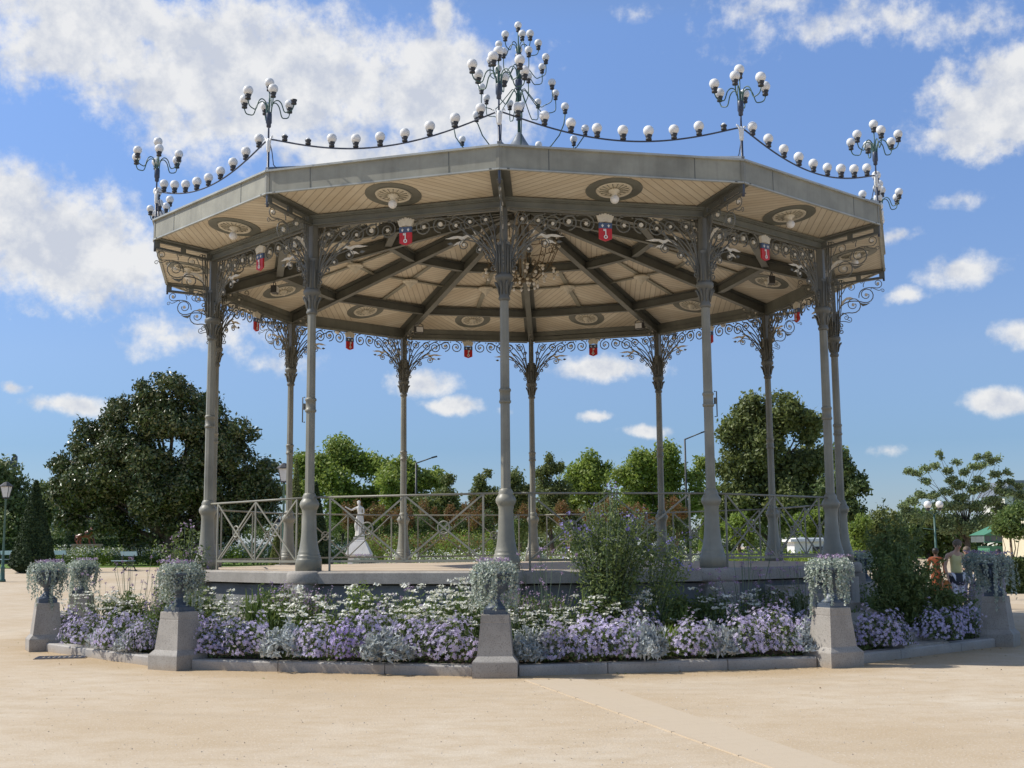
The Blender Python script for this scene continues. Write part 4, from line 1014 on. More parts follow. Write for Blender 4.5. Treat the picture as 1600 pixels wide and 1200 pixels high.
# ================= BACKGROUND =================
def tree(name,label,blobs,d,mat,size,dens,trunk=None,cat='tree',group=None,asp=.55,sub=9,subr=.55,shell=.3,seed=1,tr=.14,limbs=True,lr=None,bark=None,gap=0,spread=1.):
    "blobs: (px,py,radius px) of the crown as it stands d metres away"
    r=np.random.default_rng(seed); B=[]
    tx=trunk[0] if trunk else blobs[0][0]; bx,by,bz=onground(tx,d)
    root=empty(name,(bx,by,bz),label,cat,group); org=np.array([bx,by,bz])
    lim=MB()
    for b in blobs:
        px,py,rp=b[:3]; rr=rp*d/FOC; dz=(r.random()-.5)*rr*1.2
        c=W(px,py,d+dz)-org; fy=b[3] if len(b)>3 else 1.
        for q in range(sub):
            u=unit(r.normal(size=3)); s=rr*(subr*(.7+.6*r.random())); p=c+u*(rr-s*.6)*(.55+.5*r.random())*[1,1.1,fy]; B.append((*p,s,s,s*.8*fy**.5))
        if limbs and trunk:
            st=np.array([0,0,max(.3,c[2]*.35)]); q_=lr or tr; lim.tube([st,st+(c-st)*[.22,.22,.30]+r.normal(size=3)*.1,st+(c-st)*[.55,.55,.68]+r.normal(size=3)*.15,c],[q_*.5,q_*.34,q_*.22,q_*.1],5)
    C,D=blobpts(B,dens/(size*size)*.75,r,shell)
    if gap: 
        k=np.sin(C[:,0]*3.1/gap)*np.sin(C[:,2]*3.7/gap+C[:,0])>-.75; C=C[k];D=D[k]
    C=C+r.normal(size=C.shape)*size*.9
    V,F=leaves(C,size,nrm=D*.9 if len(D)==len(C) else None,aspect=asp,rng=r,spread=spread)
    me=npmesh('crown',V,F)
    mkobj('crown',me,mat,root)
    if trunk: 
        t=W(trunk[0],trunk[1],d)-org; lim.tube([(0,0,-.1),(t[0]*.3+.03,0,t[2]*.5),(t[0],0,t[2])],[tr*1.25,tr,tr*.7],8)
        lim.obj('trunk',bark or m_bark,root)
    return root,len(C)
m_bark=mat_noise('bark',(.07,.055,.04),(.13,.105,.08),6,.9,0,.6,.02,25)
m_barkl=mat_noise('pale_bark',(.22,.15,.09),(.33,.24,.16),6,.85,0,.5,.02,25)
def mat_gloss(name,cols): return mat_leaf(name,cols,.12,.32,.55)
m_magn=mat_gloss('magnolia_leaf',[(.045,.075,.020),(.065,.105,.028),(.095,.125,.035),(.055,.085,.028),(.14,.165,.05),(.21,.21,.10)])  # the palest leaf tones stand in for glints on the glossy crown
m_plane=mat_leaf('plane_leaf',[(0.192,0.261,0.044),(0.269,0.353,0.058),(0.231,0.291,0.073),(0.328,0.383,0.087)],.4)
m_olive=mat_leaf('olive_leaf',[(0.125,0.154,0.049),(0.182,0.218,0.069),(0.228,0.254,0.078),(0.148,0.181,0.052)],.35)
m_far=mat_leaf('far_leaf',[(0.114,0.154,0.052),(0.171,0.209,0.078),(0.205,0.236,0.086)],.3)
m_yew=mat_leaf('yew_leaf',[(0.022,0.045,0.016),(0.035,0.064,0.021),(0.056,0.088,0.026)],.1,.7)
m_silk=mat_leaf('silk_leaf',[(0.202,0.252,0.119),(0.288,0.353,0.162),(0.230,0.302,0.108)],.35)
m_orange=mat_leaf('orange_leaf',[(.24,.13,.04),(.28,.16,.05),(.14,.13,.035),(.18,.17,.05),(.28,.10,.05)],.35)
m_yelgr=mat_leaf('yellow_green_leaf',[(0.216,0.297,0.027),(0.297,0.378,0.041),(0.176,0.257,0.041)],.35)
T_=tree
T_('magnolia_tree','large dark glossy leaved magnolia on the left behind the benches',
 [(270,610,38),(218,622,32),(322,640,32),(185,655,32),(150,690,40),(108,720,36),(108,770,36),(120,805,34),(170,790,52),(232,690,64),(300,715,68),(368,695,40),(405,735,34),(400,790,40),(330,800,54),(250,800,54),(180,740,52),(425,770,24),(355,835,28),(285,835,30),(210,838,28),(230,765,60),(300,665,50),(190,705,42),(380,765,42),(250,655,45),(350,680,34),(330,745,50),(140,760,44),(285,770,56)],
 66,m_magn,.105,1.25,(265,760),seed=3,tr=.35,asp=.5,sub=12,subr=.42)
T_('deciduous_tree','green tree at the left edge behind the pointed yew',[(-10,745,42),(20,775,45),(60,800,34),(15,825,40),(78,770,22),(100,800,24)],100,m_far,.17,.8,(20,840),seed=4)
T_('plane_tree','tall light green tree, top left of the statue',[(540,712,34),(508,725,30),(575,730,32),(530,760,40),(490,760,32),(585,775,36),(545,800,36),(470,725,24),(465,770,26)],100,m_plane,.15,.9,(535,830),seed=5)
T_('plane_tree','light green tree beside the left tall street lamp',[(630,735,30),(610,760,32),(655,758,30),(680,752,22),(640,795,34),(690,785,28),(600,800,26)],96,m_plane,.15,.8,(640,830),seed=6)
T_('small_tree','dark green tree right of the left tall street lamp',[(700,775,26),(690,800,26),(665,790,22),(715,800,20),(700,750,12)],84,m_olive,.10,.9,(700,835),seed=7)
T_('small_tree','dark spiky tree just left of the centre column',[(752,752,14),(745,775,20),(770,775,16),(752,800,26),(775,800,20),(762,740,7)],84,m_olive,.09,.9,(755,835),seed=8)
T_('small_tree','dark bushy tree directly behind the centre column',[(800,755,20),(808,785,26),(790,800,20),(820,770,16)],86,m_olive,.10,.9,(800,835),seed=9)
T_('upright_tree','dark tree with upright spiky shoots right of the rear centre column',[(862,735,16),(855,760,22),(870,765,22),(862,795,28),(850,810,24),(858,716,8),(842,740,10),(876,728,7)],76,m_olive,.09,1.,(862,835),seed=10)
T_('plane_tree','light green tree seen behind the tall flowering shrub',[(918,720,20),(900,745,26),(935,745,28),(915,780,36),(950,790,28),(885,790,26)],96,m_plane,.14,.8,(915,830),seed=11)
T_('plane_tree','light green tree to the right of the rear right column',[(1000,722,26),(1045,708,22),(1025,740,34),(980,750,28),(1060,745,28),(1000,785,38),(1055,790,36),(1095,735,24),(1100,775,30)],92,m_plane,.14,.8,(1030,830),seed=12)
T_('large_tree','big dense green tree between the two right hand columns',[(1178,642,30),(1225,640,28),(1145,675,28),(1195,680,42),(1250,670,32),(1272,665,16),(1140,725,34),(1195,735,48),(1255,730,44),(1160,780,40),(1225,790,50),(1135,800,36),(1285,720,24),(1278,775,36)],80,m_olive,.14,1.1,(1205,830),seed=13,tr=.3,sub=10)
T_('dark_tree','dark tree just right of the rightmost column',[(1318,740,24),(1335,765,22),(1300,770,30),(1322,800,28),(1345,748,8),(1310,715,18),(1300,815,28)],72,m_dgreen,.12,1.,(1312,840),seed=14)
T_('silk_tree','sparse feathery tree with bare limbs on the right',
 [(1420,735,9,.5),(1434,740,9,.5),(1446,733,8,.5),(1462,728,9,.5),(1468,708,5,.5),(1472,715,4,.6),(1482,735,9,.5),(1494,722,8,.5),(1508,738,9,.5),(1520,730,8,.5),(1528,715,7,.5),(1541,712,7,.5),(1535,728,9,.5),(1550,720,9,.5),(1560,716,5,.5),(1555,742,10,.5),(1573,738,7,.5),(1578,752,8,.5),(1500,758,12,.5),(1520,765,14,.5),(1540,762,12,.5),(1478,768,12,.5),(1455,775,12,.5),(1437,772,10,.5),(1425,782,11,.5),(1412,790,9,.5),(1468,790,16,.5),(1495,790,16,.5),(1525,790,18,.5),(1550,785,15,.5),(1575,770,12,.5),(1590,760,8,.5),(1597,775,12,.5),(1455,810,16,.6),(1500,812,18,.6),(1540,812,18,.6),(1420,806,16),(1565,800,18),(1590,795,16),(1480,820,18),(1520,825,20),(1500,775,12,.5),(1560,765,10,.5),(1444,752,9,.5),(1487,750,9,.5),(1530,750,10,.5),(1565,755,8,.5)],60,m_silk,.062,1.0,(1512,815),seed=15,sub=7,tr=.13,lr=.055,bark=m_bark)
T_('deciduous_tree','mid green tree behind the double globe lamp',[(1440,820,28),(1475,830,28),(1420,845,28),(1455,855,28),(1500,845,26),(1400,825,22)],68,m_mgreen,.11,.8,(1450,865),seed=16)
T_('deciduous_tree','dark olive tree behind the dark shrub on the right',[(1385,820,30),(1360,835,28),(1400,855,26),(1345,850,26),(1370,865,22)],66,m_olive,.11,.8,(1380,868),seed=17)
T_('deciduous_tree','green tree behind the green roofed kiosk',[(1535,830,24),(1560,820,24),(1520,855,24),(1585,840,26),(1510,830,18)],74,m_mgreen,.11,.8,(1540,865),seed=18)
T_('young_tree','light green young tree behind the white booth',[(1270,812,20),(1262,830,20),(1285,835,18),(1250,815,14)],72,m_lgreen,.09,.9,(1268,850),seed=19)
T_('young_tree','light green young tree between the two right rear columns',[(1152,808,16),(1145,830,18),(1165,838,18),(1158,820,14)],70,m_lgreen,.09,.9,(1155,855),seed=20)
T_('young_tree','pale green young tree just right of the rightmost column base',[(1335,828,18),(1350,815,14),(1340,850,20)],62,m_lgreen,.08,.9,(1340,868),seed=21)
T_('ball_tree','small round headed tree on a pale staked trunk at the right edge',[(1575,815,20),(1590,800,16),(1562,825,14),(1595,825,16),(1580,830,16)],40,m_mgreen,.06,1.1,(1580,835),seed=22,tr=.05,bark=m_barkl)
# row of small crape myrtles, green below and rusty on top
cpos=[(552,'just right of the dark yew'),(590,'directly behind the marble statue'),(640,'beside the left rear column'),(682,'under the left tall street lamp'),(722,'two to the left of the centre column'),(762,'just left of the centre column'),(812,'just right of the centre column'),(890,'left of the flowering shrub'),(930,'behind the flowering shrub'),(972,'on the right part of the flowering shrub'),(1015,'just left of the rear right column'),(1058,'left of the front right column')]
for i,(px,wh) in enumerate(cpos):
    d=70+1.5*sin(i*2.3); bx,by,bz=onground(px,d); org=np.array([bx,by,bz]); r=np.random.default_rng(200+i)
    root=empty('crape_myrtle',(bx,by,bz),'small crape myrtle with rusty orange top '+wh,'tree','row of small rusty topped trees')
    B=[];B2=[]
    for q in range(10):
        c=W(px+r.normal()*14,826+r.normal()*8,d+r.normal()*.5)-org; s=.28+.2*r.random(); B.append((*c,s,s,s))
    for q in range(11):
        c=W(px+(r.random()-.5)*46,805+r.normal()*7,d+r.normal()*.5)-org; s=.2+.15*r.random(); B2.append((*c,s,s,s*1.5))
    for bb,m,nm in ((B,m_dgreen if i%3 else m_mgreen,'lower_foliage'),(B2,m_orange,'rusty_top')):
        C,D=blobpts(bb,190,r,.2); V,F=leaves(C,.055,nrm=D*.5,aspect=.5,rng=r); mkobj(nm,npmesh(nm,V,F),m,root)
    tb=MB()
    for q in range(3): a=q*2.1+i; tb.tube([(.04*cos(a),.04*sin(a),-.1),(.07*cos(a),.07*sin(a),.9),(.35*cos(a),.3*sin(a),1.9)],[.045,.035,.02],6)
    tb.obj('trunk',m_barkl if i%2 else m_bark,root)
# clipped cones
def cone(label,px,d,hwpx,ytop,ybase,mat,seed,name='clipped_yew',n=9000,size=.07,pw=1.):
    bx,by,bz=onground(px,d); H=(ybase-ytop)*d/FOC; Rb=hwpx*d/FOC; r=np.random.default_rng(seed)
    root=empty(name,(bx,by,bz),label,'topiary'); t=r.random(n)**.62; h=H*(1-t)+.02; R=Rb*(t**pw)*np.where(t>.93,(1-t)*7+.5,1)+.03; a=r.random(n)*2*PI
    R=R*(1+.035*np.sin(a*5+h*3))*(1-.09*r.random(n)); C=np.stack([R*np.cos(a),R*np.sin(a),h],1); D=np.stack([np.cos(a),np.sin(a),.4+0*a],1)
    V,F=leaves(C,size,nrm=D,aspect=.6,rng=r); mkobj('foliage',npmesh('foliage',V,F),mat,root)
    tb=MB(); tb.tube([(0,0,-.1),(0,0,H*.8)],[Rb*.12,.02],6); tb.obj('trunk',m_bark,root)
cone('tall pointed dark yew clipped to a cone, at the far left',52,56,37,737,880,m_yew,31,n=14000)
cone('dark clipped yew seen between the two left columns',492,50,30,742,892,m_yew,32,n=12000)
cone('small grey green cone behind the left lion statue',108,84,18,805,866,m_yew,33,n=3000)
cone('bright yellow green clipped cone under the magnolia',245,70,14,820,866,m_yelgr,34,n=3500)
cone('brownish green small cone left of the dark yew, behind the railing',433,52,14,812,886,m_olive,35,n=4000,size=.06)
cone('small bright green upright conifer near the front right column',1100,60,10,808,878,m_lgreen,36,n=3000,size=.06)
cone('dark upright conifer right of the left rear column',461,60,16,712,880,m_olive,37,n=5000)
# hedges and far mass
def hedge(name,label,px0,px1,d,ytop,thick,mat,n,size,kind=None,cat='hedge'):
    a=np.array(onground(px0,d));b=np.array(onground(px1,d)); H=(W(px0,ytop,d)[2]-a[2]); r=np.random.default_rng(int(px1)); L=np.linalg.norm(b-a); u=(b-a)/L; v=np.array([-u[1],u[0],0])
    q=r.random((n,3)); f=r.integers(0,3,n); q[f==0,1]=.03*r.random((f==0).sum()); q[f==1,2]=1-.05*r.random((f==1).sum())
    C=q[:,:1]*L*u+ (q[:,1:2]-.5)*thick*v+q[:,2:]*H*Zv+.03*r.normal(size=(n,3)); 
    V,F=leaves(C,size,nrm=np.array([0,-.8,.5]),rng=r); o=mkobj(name,npmesh(name,V,F),mat,None,a,label=label,cat=cat,kind=kind)
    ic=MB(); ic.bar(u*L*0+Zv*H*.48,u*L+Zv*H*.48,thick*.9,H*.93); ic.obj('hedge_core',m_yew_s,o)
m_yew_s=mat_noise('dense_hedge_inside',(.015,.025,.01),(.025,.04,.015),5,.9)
hedge('clipped_hedge','dark clipped hedge behind the far right urn',1545,1640,40,874,.9,m_dgreen,9000,.05)
hedge('clipped_hedge','low dark hedge behind the left flower border',-40,250,88,842,1.2,m_dgreen,9000,.10)
def mass(name,label,items,mat,size,dens,seed,kind='stuff',cat='plants'):
    r=np.random.default_rng(seed);B=[]
    for px,py,rp,d in items:
        c=W(px,py,d); s=rp*d/FOC; 
        for q in range(4): B.append((c[0]+s*r.normal()*.6,c[1]+s*r.normal()*.6,c[2]+s*.3*r.normal(),s*.6,s*.6,s*.5))
    C,D=blobpts(B,dens,r,.3); V,F=leaves(C,size,nrm=D*.7,rng=r); return mkobj(name,npmesh(name,V,F),mat,label=label,cat=cat,kind=kind)
rr_=np.random.default_rng(77)
it=[(px,842-18*rr_.random()+10*sin(px*.01),34,125+20*rr_.random()) for px in range(-80,1700,24)]+[(px,866,20,118) for px in range(-80,1700,20)]
mass('distant_trees','far band of dark green trees closing the garden',it,m_far,.22,7,51)
it=[(px,868,12,95) for px in range(-40,1700,18)]+[(px,852+6*sin(px),14,98) for px in range(440,1320,22)]
mass('distant_bushes','low dark bushes behind the rear garden beds',it,m_dgreen,.12,22,58)
# flower borders far off
def border(px0,px1,d0,y0,y1,n,seed,cols,name,label,size=.05):
    r=np.random.default_rng(seed);P=[]
    px=px0+(px1-px0)*r.random(n); d=d0+5*r.random(n); 
    A=np.array([onground(a,b) for a,b in zip(px,d)]); H=(np.array([W(a,y0,b)[2] for a,b in zip(px,d)])-A[:,2]); H=np.clip(H*(.78+.16*np.sin(px*.09+d*2)+.10*np.sin(px*.23+d*5)+.12*r.normal(size=n)),.15,None)
    C=A+Zv*(H*r.random(n)**.5)[:,None]; V,F=leaves(C,size,nrm=np.array([0,-.3,.7]),aspect=.7,rng=r)
    cl=(np.sin(px*.06+seed)+np.sin(px*.17+2+d*.8)>.1).astype(int); top=C[:,2]-A[:,2]>H*.8
    mi=np.where(top&(r.random(n)<.45),2,cl); me=npmesh(name,V,F,mi)
    for c in cols: me.materials.append(c)
    mkobj(name,me,None,label=label,cat='flowers',kind='stuff')
border(55,345,66,856,880,26000,61,(m_mgreen,m_yelgr,m_whitef),'flower_border','long border of white and yellow green flowers behind the blue benches')
border(330,560,62,850,880,14000,62,(m_mgreen,m_yelgr,m_whitef),'flower_border','planting with white flowers seen between the left columns')
border(560,760,60,838,880,22000,63,(m_lgreen,m_mgreen,m_orange),'flower_border','bright green planting around the marble statue')
border(600,1120,50,862,880,20000,64,(m_mgreen,m_yelgr,m_whitef),'flower_border','low flower strip with white blooms behind the bandstand floor',.04)
border(640,770,66,832,878,16000,66,(m_lgreen,m_lgreen,m_yelgr),'flower_border','tall bright green perennials behind the railing left of centre')
border(1120,1420,52,862,880,10000,65,(m_mgreen,m_yelgr,m_yelgr),'flower_border','yellow and green planting in front of the white booth')
# ================= FURNITURE =================
m_benchp=mat_noise('blue_green_bench_paint',(.15,.24,.27),(.21,.31,.34),5,.45)
def bench():
    root=empty('park_bench',(0,0,0),'x','bench','blue park benches along the lawn')
    s=MB(); s.box((0,-.24,.44),(1.85,.19,.035)); s.box((0,-.03,.44),(1.85,.19,.035)); s.obj('seat',m_benchp,root)
    b=MB(); b.box((0,.13,.76),(1.85,.035,.20),axes=[(1,0,0),(0,.97,.2),(0,-.2,.97)]); b.obj('backrest',m_benchp,root)
    for x in (-.62,.62):
        l=MB(); l.tube([(x,-.30,0),(x,-.22,.15),(x,-.12,.24),(x,-.20,.34),(x,-.30,.42)],.028,6); l.tube([(x,.22,0),(x,.14,.15),(x,.02,.24),(x,.08,.36),(x,.10,.62),(x,.17,.84)],.028,6)
        l.box((x,-.12,.41),(.05,.42,.03)); l.box((x,-.04,.24),(.05,.2,.06)); l.box((x,-.30,.015),(.07,.12,.03)); l.box((x,.22,.015),(.07,.12,.03)); l.obj('cast_iron_leg',m_black,root)
    return root
b0=bench()
for i,(px,d,lb) in enumerate(((6,61,'blue slatted park bench cut by the left edge of the picture'),(88,60,'blue park bench in the middle, in front of the lion statue'),(197,57,'blue park bench nearest the flowerbed, rightmost of the three'))):
    o=b0 if i==0 else dup(b0); o.location=onground(px,d); o.rotation_euler.z=math.radians(-50); o['label']=lb
# garden lamps
m_lglass=mat_noise('milky_lantern_glass',(.55,.56,.55),(.7,.71,.7),6,.3)
def lantern_post(px,d,ytop,label,sc=1.):
    x,y,z=onground(px,d); H=W(px,ytop,d)[2]-z; root=empty('lamp_post',(x,y,z),label,'lamp post','green lamp posts with lanterns')
    p=MB(); p.lathe([(.14,0),(.14,.08),(.10,.12),(.085,.5),(.10,.55),(.06,.62),(.045,1.2),(.035,H-.75*sc),(.06,H-.72*sc),(.03,H-.66*sc)],10); p.tube([(-.25,0,H-1.0*sc),(.25,0,H-1.0*sc)],.014,5) if False else None
    p.obj('post',m_lampgreen,root); l=MB()
    l.lathe([(.13*sc,H-.64*sc),(.24*sc,H-.20*sc)],4,a0=PI/4,sm=False); l.obj('lantern_glass',m_lglass,root)
    c=MB(); c.lathe([(.27*sc,H-.20*sc),(.27*sc,H-.17*sc),(.13*sc,H-.06*sc),(.10*sc,H-.03*sc),(.03*sc,H)],8,a0=PI/8,sm=False); c.lathe([(.14*sc,H-.67*sc),(.15*sc,H-.63*sc)],4,a0=PI/4,sm=False)
    for j in range(4): a=PI/4+j*PI/2; c.tube([(.13*sc*cos(a),.13*sc*sin(a),H-.64*sc),(.24*sc*cos(a),.24*sc*sin(a),H-.2*sc)],.013,4)
    c.obj('lantern_frame',m_black,root)
lantern_post(5,50,752,'green lamp post with a white lantern at the left edge of the picture')
lantern_post(442,42,722,'green lamp post with lantern directly behind the left rear column')
lantern_post(178,92,812,'distant small lamp post right of the lion statue')
lantern_post(433,66,810,'lower lamp post lantern seen through the left railing')
lantern_post(627,60,806,'far lantern partly behind the left rear column')
def street_lamp(px,ytop,px2,ytip,d,label):
    x,y,z=onground(px,d); o=np.array([x,y,z]); H=W(px,ytop,d)[2]-z; tip=W(px2,ytip,d)-o
    r_=empty('street_lamp',(x,y,z),label,'street lamp','tall modern street lamps'); m=MB(); m.tube([(0,0,0),(0,0,H*.5),(0,0,H)],[.10,.08,.06],8); m.tube([(0,0,H-.02),tuple(tip*[.8,1,1]-[0,0,.2*(tip[2]-H)])],[.05,.04],6); m.obj('pole',m_black,r_)
    h=MB(); t=tip; a=t*[.75,1,1]; a[2]=H+(t[2]-H)*.75; h.bar(a,t,.28,.09); h.obj('lamp_head',m_black,r_)
street_lamp(650,722,683,713,85,'tall black street lamp with one angled arm left of the centre column')
street_lamp(1075,684,1102,674,85,'tall black street lamp with one angled arm beside the front right column')
x,y,z=onground(1463,44); H=W(1463,800,44)[2]-z
r_=empty('globe_lamp_post',(x,y,z),'green lamp post with two white globes above the person in orange','lamp post')
m=MB(); m.lathe([(.12,0),(.12,.1),(.07,.2),(.045,.8),(.032,H-.1)],10); m.tube([(-.30,0,H+.12),(-.15,0,H),(0,0,H-.1),(.15,0,H),(.18,0,H+.12)],.02,6); m.tube([(-.55,0,H-.55),(0,0,H-.62),(.1,0,H-.6)],.012,5); m.obj('post',m_lampgreen,r_)
for sx in (-.22,.20):
    m=MB(); m.ball((sx,-.03,H+.27),.135,16,10); m.obj('globe',m_globe,r_); m=MB(); m.lathe([(.04,H+.05),(.09,H+.12),(.08,H+.16)],10,(sx,-.03,0)); m.obj('globe_collar',m_black,r_)
# booth, kiosk, buildings
def place(px,d): return onground(px,d)
x,y,z=place(1268,58); bt=empty('white_booth',(x,y,z),'low white booth with flat overhanging roof behind the railing on the right','booth')
Hh=W(1268,846,58)[2]-z; m=MB(); m.box((0,0,Hh/2),(1.9,1.6,Hh)); m.obj('wall',m_white,bt); m=MB(); m.box((0,0,Hh+.05),(2.3,2.0,.12)); m.box((0,0,Hh+.14),(1.6,1.4,.06)); m.obj('roof',m_white,bt)
m=MB(); m.box((.25,-.81,Hh*.52),(.75,.03,.5)); m.obj('window',m_black,bt); m=MB(); m.box((.25,-.83,Hh*.52-.28),(.85,.12,.05)); m.obj('counter',m_white,bt)
x,y,z=place(1562,50); kk=empty('green_roof_kiosk',(x,y,z),'cream kiosk with a green pitched roof and white louvres at the right edge','kiosk')
m_grn=mat_noise('green_paint',(.06,.20,.11),(.09,.26,.15),5,.5); m_crm=mat_noise('cream_render',(.62,.54,.36),(.70,.62,.45),3,.8); m_grl=mat_noise('grey_glazing',(.10,.12,.12),(.16,.18,.18),3,.3)
def zz(py): return W(1562,py,50)[2]-z
m=MB(); m.box((0.1,0,zz(862)/2+0.0),(1.35,1.2,zz(862))); m.obj('wall',m_crm,kk)
m=MB(); m.box((0.1,-.0,(zz(862)+zz(853))/2),(1.45,1.3,zz(853)-zz(862))); 
for s in (-.6,.8): m.box((s,-.61,zz(862)/2),(.10,.06,zz(862)))
m.obj('green_frame',m_grn,kk)
m=MB(); 
for i in range(7): m.box((.12,-.615,zz(874)+i*.055),(.95,.03,.035))
m.obj('louvre',m_white,kk)
m=MB(); m.box((0,0,(zz(847)+zz(836))/2),(1.7,1.5,zz(836)-zz(847))); m.obj('glazed_band',m_grl,kk)
m=MB()
for i in range(8): m.bar((-.85+i*.243,-.76,zz(847)),(-.85+i*.243,-.76,zz(836)),.02,.02)
m.box((0,-.76,zz(847)),(1.75,.04,.04)); m.box((0,-.76,zz(836)),(1.75,.04,.04)); m.obj('glazing_bars',m_grn,kk)
m=MB(); m.prism([(-.9,zz(836)),(.9,zz(836)),(.35,zz(820)),(.05,zz(820))],(0,0,0),(1,0,0),(0,0,1),1.7); m.obj('roof',m_grn,kk)
x,y,z=place(1625,46); cb2=empty('cream_building',(x,y,z),'plain cream building wall cut by the right edge of the picture','building')
m=MB(); hb=W(1600,826,46)[2]-z; m.box((0,0,hb/2),(1.75,2.5,hb)); m.obj('wall',m_crm,cb2); m=MB(); m.prism([(-.95,hb),(.95,hb),(.95,hb+.45),(-.2,hb+.3)],(0,0,0),(1,0,0),(0,0,1),2.7); m.obj('roof',m_crm,cb2)
def farhouse(px,d,w_,ytop,label,seed,name='white_house'):
    x,y,z=place(px,d); h=empty(name,(x,y,z),label,'house'); H=W(px,ytop,d)[2]-z
    m=MB(); m.box((0,0,H/2),(w_,6,H)); m.obj('wall',m_marble,h); m=MB(); m.prism([(-w_/2-.3,H),(w_/2+.3,H),(w_/2-.6,H+1.4),(-w_/2+.6,H+1.4)],(0,0,0),(1,0,0),(0,0,1),6.6); m.obj('roof',m_roof,h)
    n=max(2,int(w_/2.2))
    for i in range(n):
        for zc_ in [a for a in (1.6,4.4,7.2) if a<H-.6]:
            m=MB(); m.box((-w_/2+(i+.5)*w_/n,-3.01,zc_),(.9,.05,1.5)); m.obj('window',m_grl,h)
farhouse(172,150,7,830,'pale house glimpsed behind the lion statue',1)
farhouse(25,140,6,800,'pale house glimpsed left of the pointed yew',2)
farhouse(1440,150,12,838,'pale building far behind the right hand trees',3)
farhouse(640,150,16,845,'long pale building glimpsed under the small trees',4)
farhouse(1597,120,5,775,'pale building corner above the ball tree at the right edge',5)
# sign on two posts, far left
x,y,z=place(12,105); r_=empty('rooftop_sign',(x,y,z),'dark sign board on two posts above the trees at the left edge','sign'); H=W(12,722,105)[2]-z
m=MB()
for s in (-.45,.25): m.tube([(s,0,0),(s,0,H-.3)],.06,6)
m.obj('post',m_black,r_); m=MB(); m.box((-1.2,0,H-.1),(2.6,.25,.5)); m.prism([(0,-.5),(.42,-.5),(.42,.55),(.25,.75),(.1,.5),(0,.4)],(0,0,H),(1,0,0),(0,0,1),.3); m.obj('board',m_bluegrey,r_)
# parked car seen under the trees
m_carp=mat_noise('pale_car_paint',(.5,.52,.56),(.56,.58,.62),3,.25); m_glass=mat_noise('dark_glass',(.02,.025,.03),(.04,.045,.05),3,.1)
x,y,z=place(528,105); cr_=empty('parked_car',(x,y,z),'pale parked car glimpsed left of the statue pedestal','car')
m=MB(); m.prism([(-2.05,.35),(-2.1,.65),(-1.9,.85),(-1.1,.95),(-.5,1.38),(.9,1.42),(1.6,1.0),(2.05,.92),(2.12,.4),(1.9,.3),(-1.9,.3)],(0,0,0),(1,0,0),(0,0,1),1.7); m.obj('body',m_carp,cr_)
m=MB(); m.prism([(-.98,.96),(-.45,1.32),(.85,1.36),(1.4,1.0)],(0,0,0),(1,0,0),(0,0,1),1.72); m.obj('window',m_glass,cr_)
for sx in (-1.3,1.3):
    for sy in (-.8,.8):
        m=MB(); m.ring((sx,sy,.32),.0,.32,.2,16,(1,0,0),(0,0,1)); m.obj('wheel',m_black,cr_)
# ================= FIGURES =================
def skin(name,chains,mat,parent,sub=2):
    "chains: list of lists of ((x,y,z),r) - joints sharing a position are one vertex"
    vs=[];rs=[];es=[];idx={}
    for ch_ in chains:
        prev=None
        for p,r in ch_:
            key=tuple(round(t,4) for t in p)
            if key not in idx: idx[key]=len(vs); vs.append(p); rs.append(r)
            i=idx[key]
            if prev is not None and prev!=i: es.append((prev,i))
            prev=i
    me=bpy.data.meshes.new(name); me.from_pydata(vs,es,[]); o=bpy.data.objects.new(name,me); COL.objects.link(o)
    m=o.modifiers.new('s','SKIN'); m.use_smooth_shade=True
    for v,r in zip(me.skin_vertices[0].data,rs): v.radius=(r,r)
    me.skin_vertices[0].data[0].use_root=True
    s=o.modifiers.new('u','SUBSURF'); s.levels=sub; s.render_levels=sub
    dg_=bpy.context.evaluated_depsgraph_get(); me2=bpy.data.meshes.new_from_object(o.evaluated_get(dg_)); bpy.data.objects.remove(o)
    for p in me2.polygons: p.use_smooth=True
    me2.materials.clear(); me2.name=name
    if mat: me2.materials.append(mat)
    return mkobj(name,me2,None,parent) if parent is not None or True else None
def fingers(hand,dirv,palmn,scl=1.):
    "palm + five fingers hanging from the wrist point; returns chains"
    h=np.array(hand,float);d=unit(np.array(dirv,float));n=unit(np.array(palmn,float)); s=np.cross(d,n); out=[]
    palm=h+d*.075*scl
    out.append([(tuple(h),.024*scl),(tuple(palm),.028*scl)])
    for i,(o,L) in enumerate(((-.028,.068),(-.010,.078),(.010,.074),(.028,.058))):
        k=palm+s*o*scl+d*.015*scl; out.append([(tuple(palm),.028*scl),(tuple(k),.010*scl),(tuple(k+d*L*.5*scl),.009*scl),(tuple(k+d*L*.85*scl+n*.022*scl),.008*scl)])
    t=h+d*.03*scl+s*-.03*scl; out.append([(tuple(h),.024*scl),(tuple(t),.011*scl),(tuple(t+d*.035*scl-s*.018*scl+n*.01),.010*scl)])
    return out
